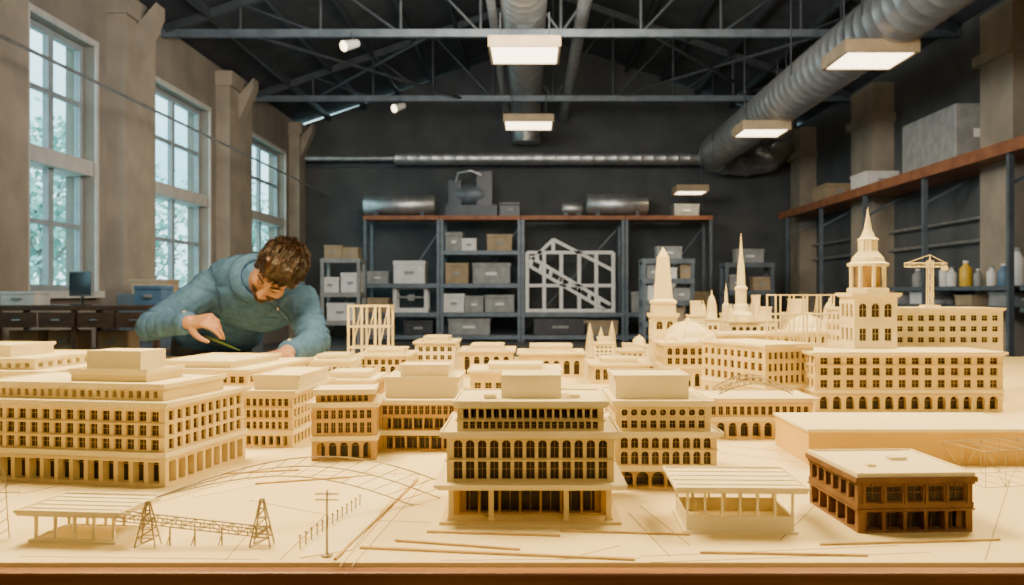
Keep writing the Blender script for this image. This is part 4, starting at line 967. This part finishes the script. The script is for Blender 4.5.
# chest pocket outline
ax=(hp(0,-.02,-.05)-nb).normalized(); x_,y_,z_=frame_to(ax); n=28
mb=MB(); vs=[]
for k,(rr,hh) in enumerate(((.076,-.02),(.069,.030),(.079,.038),(.100,-.016))):
    for i in range(n):
        a_=2*math.pi*i/n; vs.append(nb+x_*math.cos(a_)*rr+y_*math.sin(a_)*rr+z_*(hh+.006*math.sin(2*a_))-PB)
mb.add(vs,[(k*n+i,k*n+(i+1)%n,(k+1)*n+(i+1)%n,(k+1)*n+i) for k in range(3) for i in range(n)],True); ob('collar',mb.mesh('collar',['shirt']),shirt)
mb=MB(); mb.tube([vs[3*n+i]+(vs[3*n+i]-(nb-PB)).normalized()*.001 for i in list(range(n))+[0]],.0022,5); ob('collar_seam',mb.mesh('seam',['seam']),shirt)
for Eb,W_ in((Re,Rw),(Le,Lw)):
    dd=(W_-Eb).normalized(); p0=Eb.lerp(W_,.80)-PB; p1=Eb.lerp(W_,.98)-PB
    mb=MB(); mb.tube([p0,p0+(p1-p0)*.1,p0.lerp(p1,.9),p1,p1-dd*.004],[.040,.044,.041,.039,.033],18); cf=ob('cuff',mb.mesh('cuff',['shirt']),shirt)
    mb=MB(); c_=p0.lerp(p1,.55)+V((0,-.3,1)).normalized()*.0405; mb.cyl(c_,c_+V((0,-.3,1)).normalized()*.004,.006,n=10); ob('button',mb.mesh('button',['button']),cf)
tr=MB(); tr.ell(pel+V((0,0,-.06)),(.175,.13,.13),TR,20,14)
for i in range(2):
    tr.cap(hips[i],knees[i],.102,.074); tr.cap(knees[i],ank[i]+V((0,0,.03)),.073,.058)
me=remeshed(tr,'trousers',.009,['trous'],3,lambda c:noise.noise(c*14)*.008,PB); ob('trousers',me,person)
for i in range(2):
    s_=MB(); c=ank[i]; dv=V((.3,-.95,0)).normalized(); R_=Matrix((V((dv.y,-dv.x,0)),dv,V((0,0,1)))).transposed()
    s_.ell(c+dv*.02+V((0,0,-.035)),(.045,.07,.05),R_); s_.ell(c+dv*.12+V((0,0,-.052)),(.047,.09,.036),R_); s_.cap(c+V((0,0,-.02)),c+V((0,0,.02)),.045,.045)
    ob('shoe',remeshed(s_,'shoe',.006,['dwood'],3,None,PB),person)
hm=MB(); hm.ell(hp(0,-.02,.037),(.083,.097,.092),HR,24,16); hm.ell(hp(0,.04,.098),(.06,.045,.032),HR,20,12); hm.ell(hp(.012,.062,.088),(.045,.03,.026),HR,16,10)
hm.ell(hp(0,-.065,-.02),(.06,.045,.055),HR,16,10)
for s in(-1,1): hm.ell(hp(s*.07,.018,.02),(.012,.02,.035),HR,12,8)
def hdisp(co):
    l=HR.inverted()@(co-hc); return noise.noise(V((l.x*75,l.y*22,l.z*30)))*.007
hme=remeshed(hm,'hair',.004,['hair'],2,hdisp,PB); hair=ob('hair',hme,person,label="short tousled dark brown hair")
st=MB(); rn=random.Random(5)
for i in range(620):
    th=rn.uniform(0,2*math.pi); ph=math.acos(rn.uniform(.0,1)); dr=V((math.sin(ph)*math.cos(th),math.sin(ph)*math.sin(th),math.cos(ph)))
    p=V((dr.x*.084,-.02+dr.y*.099,.037+dr.z*.094))
    if p.y>.03: p.z+=.012; 
    tdir=V((dr.x*.3+rn.gauss(0,.25),.9+rn.gauss(0,.25),-.15+rn.gauss(0,.2))); tdir=(tdir-dr*tdir.dot(dr)).normalized()
    L=rn.uniform(.028,.05)
    st.tube([hp(*(p-tdir*L*.5))-PB,hp(*(p+dr*.006))-PB,hp(*(p+tdir*L*.5+dr*.011*rn.uniform(.2,1.4)))-PB],[.0022,.0026,.0005],5)
ob('hair_strands',st.mesh('strands',['hair']),hair,kind='stuff')
bm_=MB(); bm_.ell(hp(0,.026,-.060),(.0595,.066,.052),HR,20,12); bm_.ell(hp(0,.071,-.09),(.026,.021,.021),HR,14,10); bm_.cap(hp(-.02,.090,-.041),hp(.02,.090,-.041),.0055,.0055,8)
ob('beard',remeshed(bm_,'beard',.0035,['beard'],2,lambda c:noise.noise(c*160)*.002,PB),person,label="short brown beard")
lp=MB(); lp.ell(hp(0,.092,-.056),(.019,.005,.0055),HR,14,8); ob('lips',lp.mesh('lips',['lips']),person,-PB)
for s in(-1,1):
    em=MB(); em.ell(hp(s*.031,.0735,.010),(.013,.010,.007),HR,12,8); ob('eye',em.mesh('eye',['skin']),person,-PB,label="lowered eyelid")
    em=MB(); em.tube([hp(s*.018,.0815,.003),hp(s*.031,.0835,.001),hp(s*.044,.0765,.003)],[.0012,.0018,.001],6); ob('eyelash',em.mesh('eyelash',['hair']),person,-PB)
    em=MB(); em.tube([hp(s*.013,.096,.034),hp(s*.03,.091,.040),hp(s*.05,.078,.036)],[.0035,.004,.002],6); ob('eyebrow',em.mesh('brow',['hair']),person,-PB)
grip=(tR[0]+thR)/2
tip=Wp(240,350,3.12); back_=grip+(grip-tip).normalized()*.06
root=ob('tweezers',None,None,grip,0,"thin dark green tweezers held between fingertips",'tweezers')
o_=V((.003,0,.0015))
for sg in(1,-1):
    mb=MB(); mb.tube([back_-grip,(o_*sg),tip-grip+o_*sg*.15],[.0026,.0025,.0012],6); ob('tweezer_arm',mb.mesh('tw',['green']),root)
# ============================================================ LIGHTS, WORLD, CAMERA
def area(name,loc,tgt,sx,sy,en,col):
    l=bpy.data.lights.new(name,'AREA'); l.shape='RECTANGLE'; l.size=sx; l.size_y=sy; l.energy=en; l.color=col
    o=bpy.data.objects.new(name,l); COL.objects.link(o); o.location=loc
    o.rotation_euler=(V(tgt)-V(loc)).to_track_quat('-Z','Y').to_euler(); return o
warm=(1,.70,.30)
area('table_lamp_light',(-.9,1.9,2.9),(.1,1.8,.9),1.0,.8,170,warm)
area('table_lamp_light',(1.3,2.4,2.9),(.4,2.0,.9),1.0,.8,125,warm)
area('front_fill_light',(.5,-.6,2.3),(0,1.6,.95),1.0,.6,16,(1,.72,.34))  # added fill from behind the camera, no fixture there
area('hall_fill_light',(-1.5,7.5,CAMZ+2.6),(1.5,19,CAMZ+3.6),2.5,1.2,430,(.94,.95,1))  # added fill, out of view, brightens ducts and rear of hall
area('hall_fill_light',(3.0,7.0,CAMZ+2.4),(-5,15,CAMZ+2.0),1.5,1.0,200,(1,.80,.52))  # added warm fill for the left wall
area('hall_fill_light',(0,12,CAMZ+3.9),(0,19,.5),3,3,300,(1,.88,.70))  # added fill from above for the rear of the hall
l=bpy.data.lights.new('sun','SUN'); l.energy=4; l.color=(1,.97,.9); l.angle=.02
o=bpy.data.objects.new('sun',l); COL.objects.link(o); o.rotation_euler=V((-.55,.35,-.8)).to_track_quat('-Z','Y').to_euler()
w=bpy.data.worlds.new('World'); scene.world=w; w.use_nodes=True; nt=w.node_tree; bg=nt.nodes['Background']
tc=nt.nodes.new('ShaderNodeTexCoord'); nz=nt.nodes.new('ShaderNodeTexNoise'); nz.inputs['Scale'].default_value=7; nz.inputs['Detail'].default_value=3
rp=nt.nodes.new('ShaderNodeValToRGB'); rp.color_ramp.elements[0].position=.38; rp.color_ramp.elements[1].position=.6
rp.color_ramp.elements[0].color=(.28,.70,.82,1); rp.color_ramp.elements[1].color=(.74,.96,1,1)
nt.links.new(tc.outputs['Generated'],nz.inputs['Vector']); nt.links.new(nz.outputs['Fac'],rp.inputs['Fac']); nt.links.new(rp.outputs['Color'],bg.inputs['Color'])
bg.inputs['Strength'].default_value=4.0
cd=bpy.data.cameras.new('Camera'); cam=bpy.data.objects.new('Camera',cd); COL.objects.link(cam)
cam.location=(0,0,CAMZ); cam.rotation_euler=(math.pi/2,0,0); cd.sensor_width=36; cd.lens=900/1024*36; cd.shift_x=-18/1024; cd.shift_y=0; cd.clip_start=.01
cd.dof.use_dof=True; cd.dof.focus_distance=1.4; cd.dof.aperture_fstop=9
scene.camera=cam
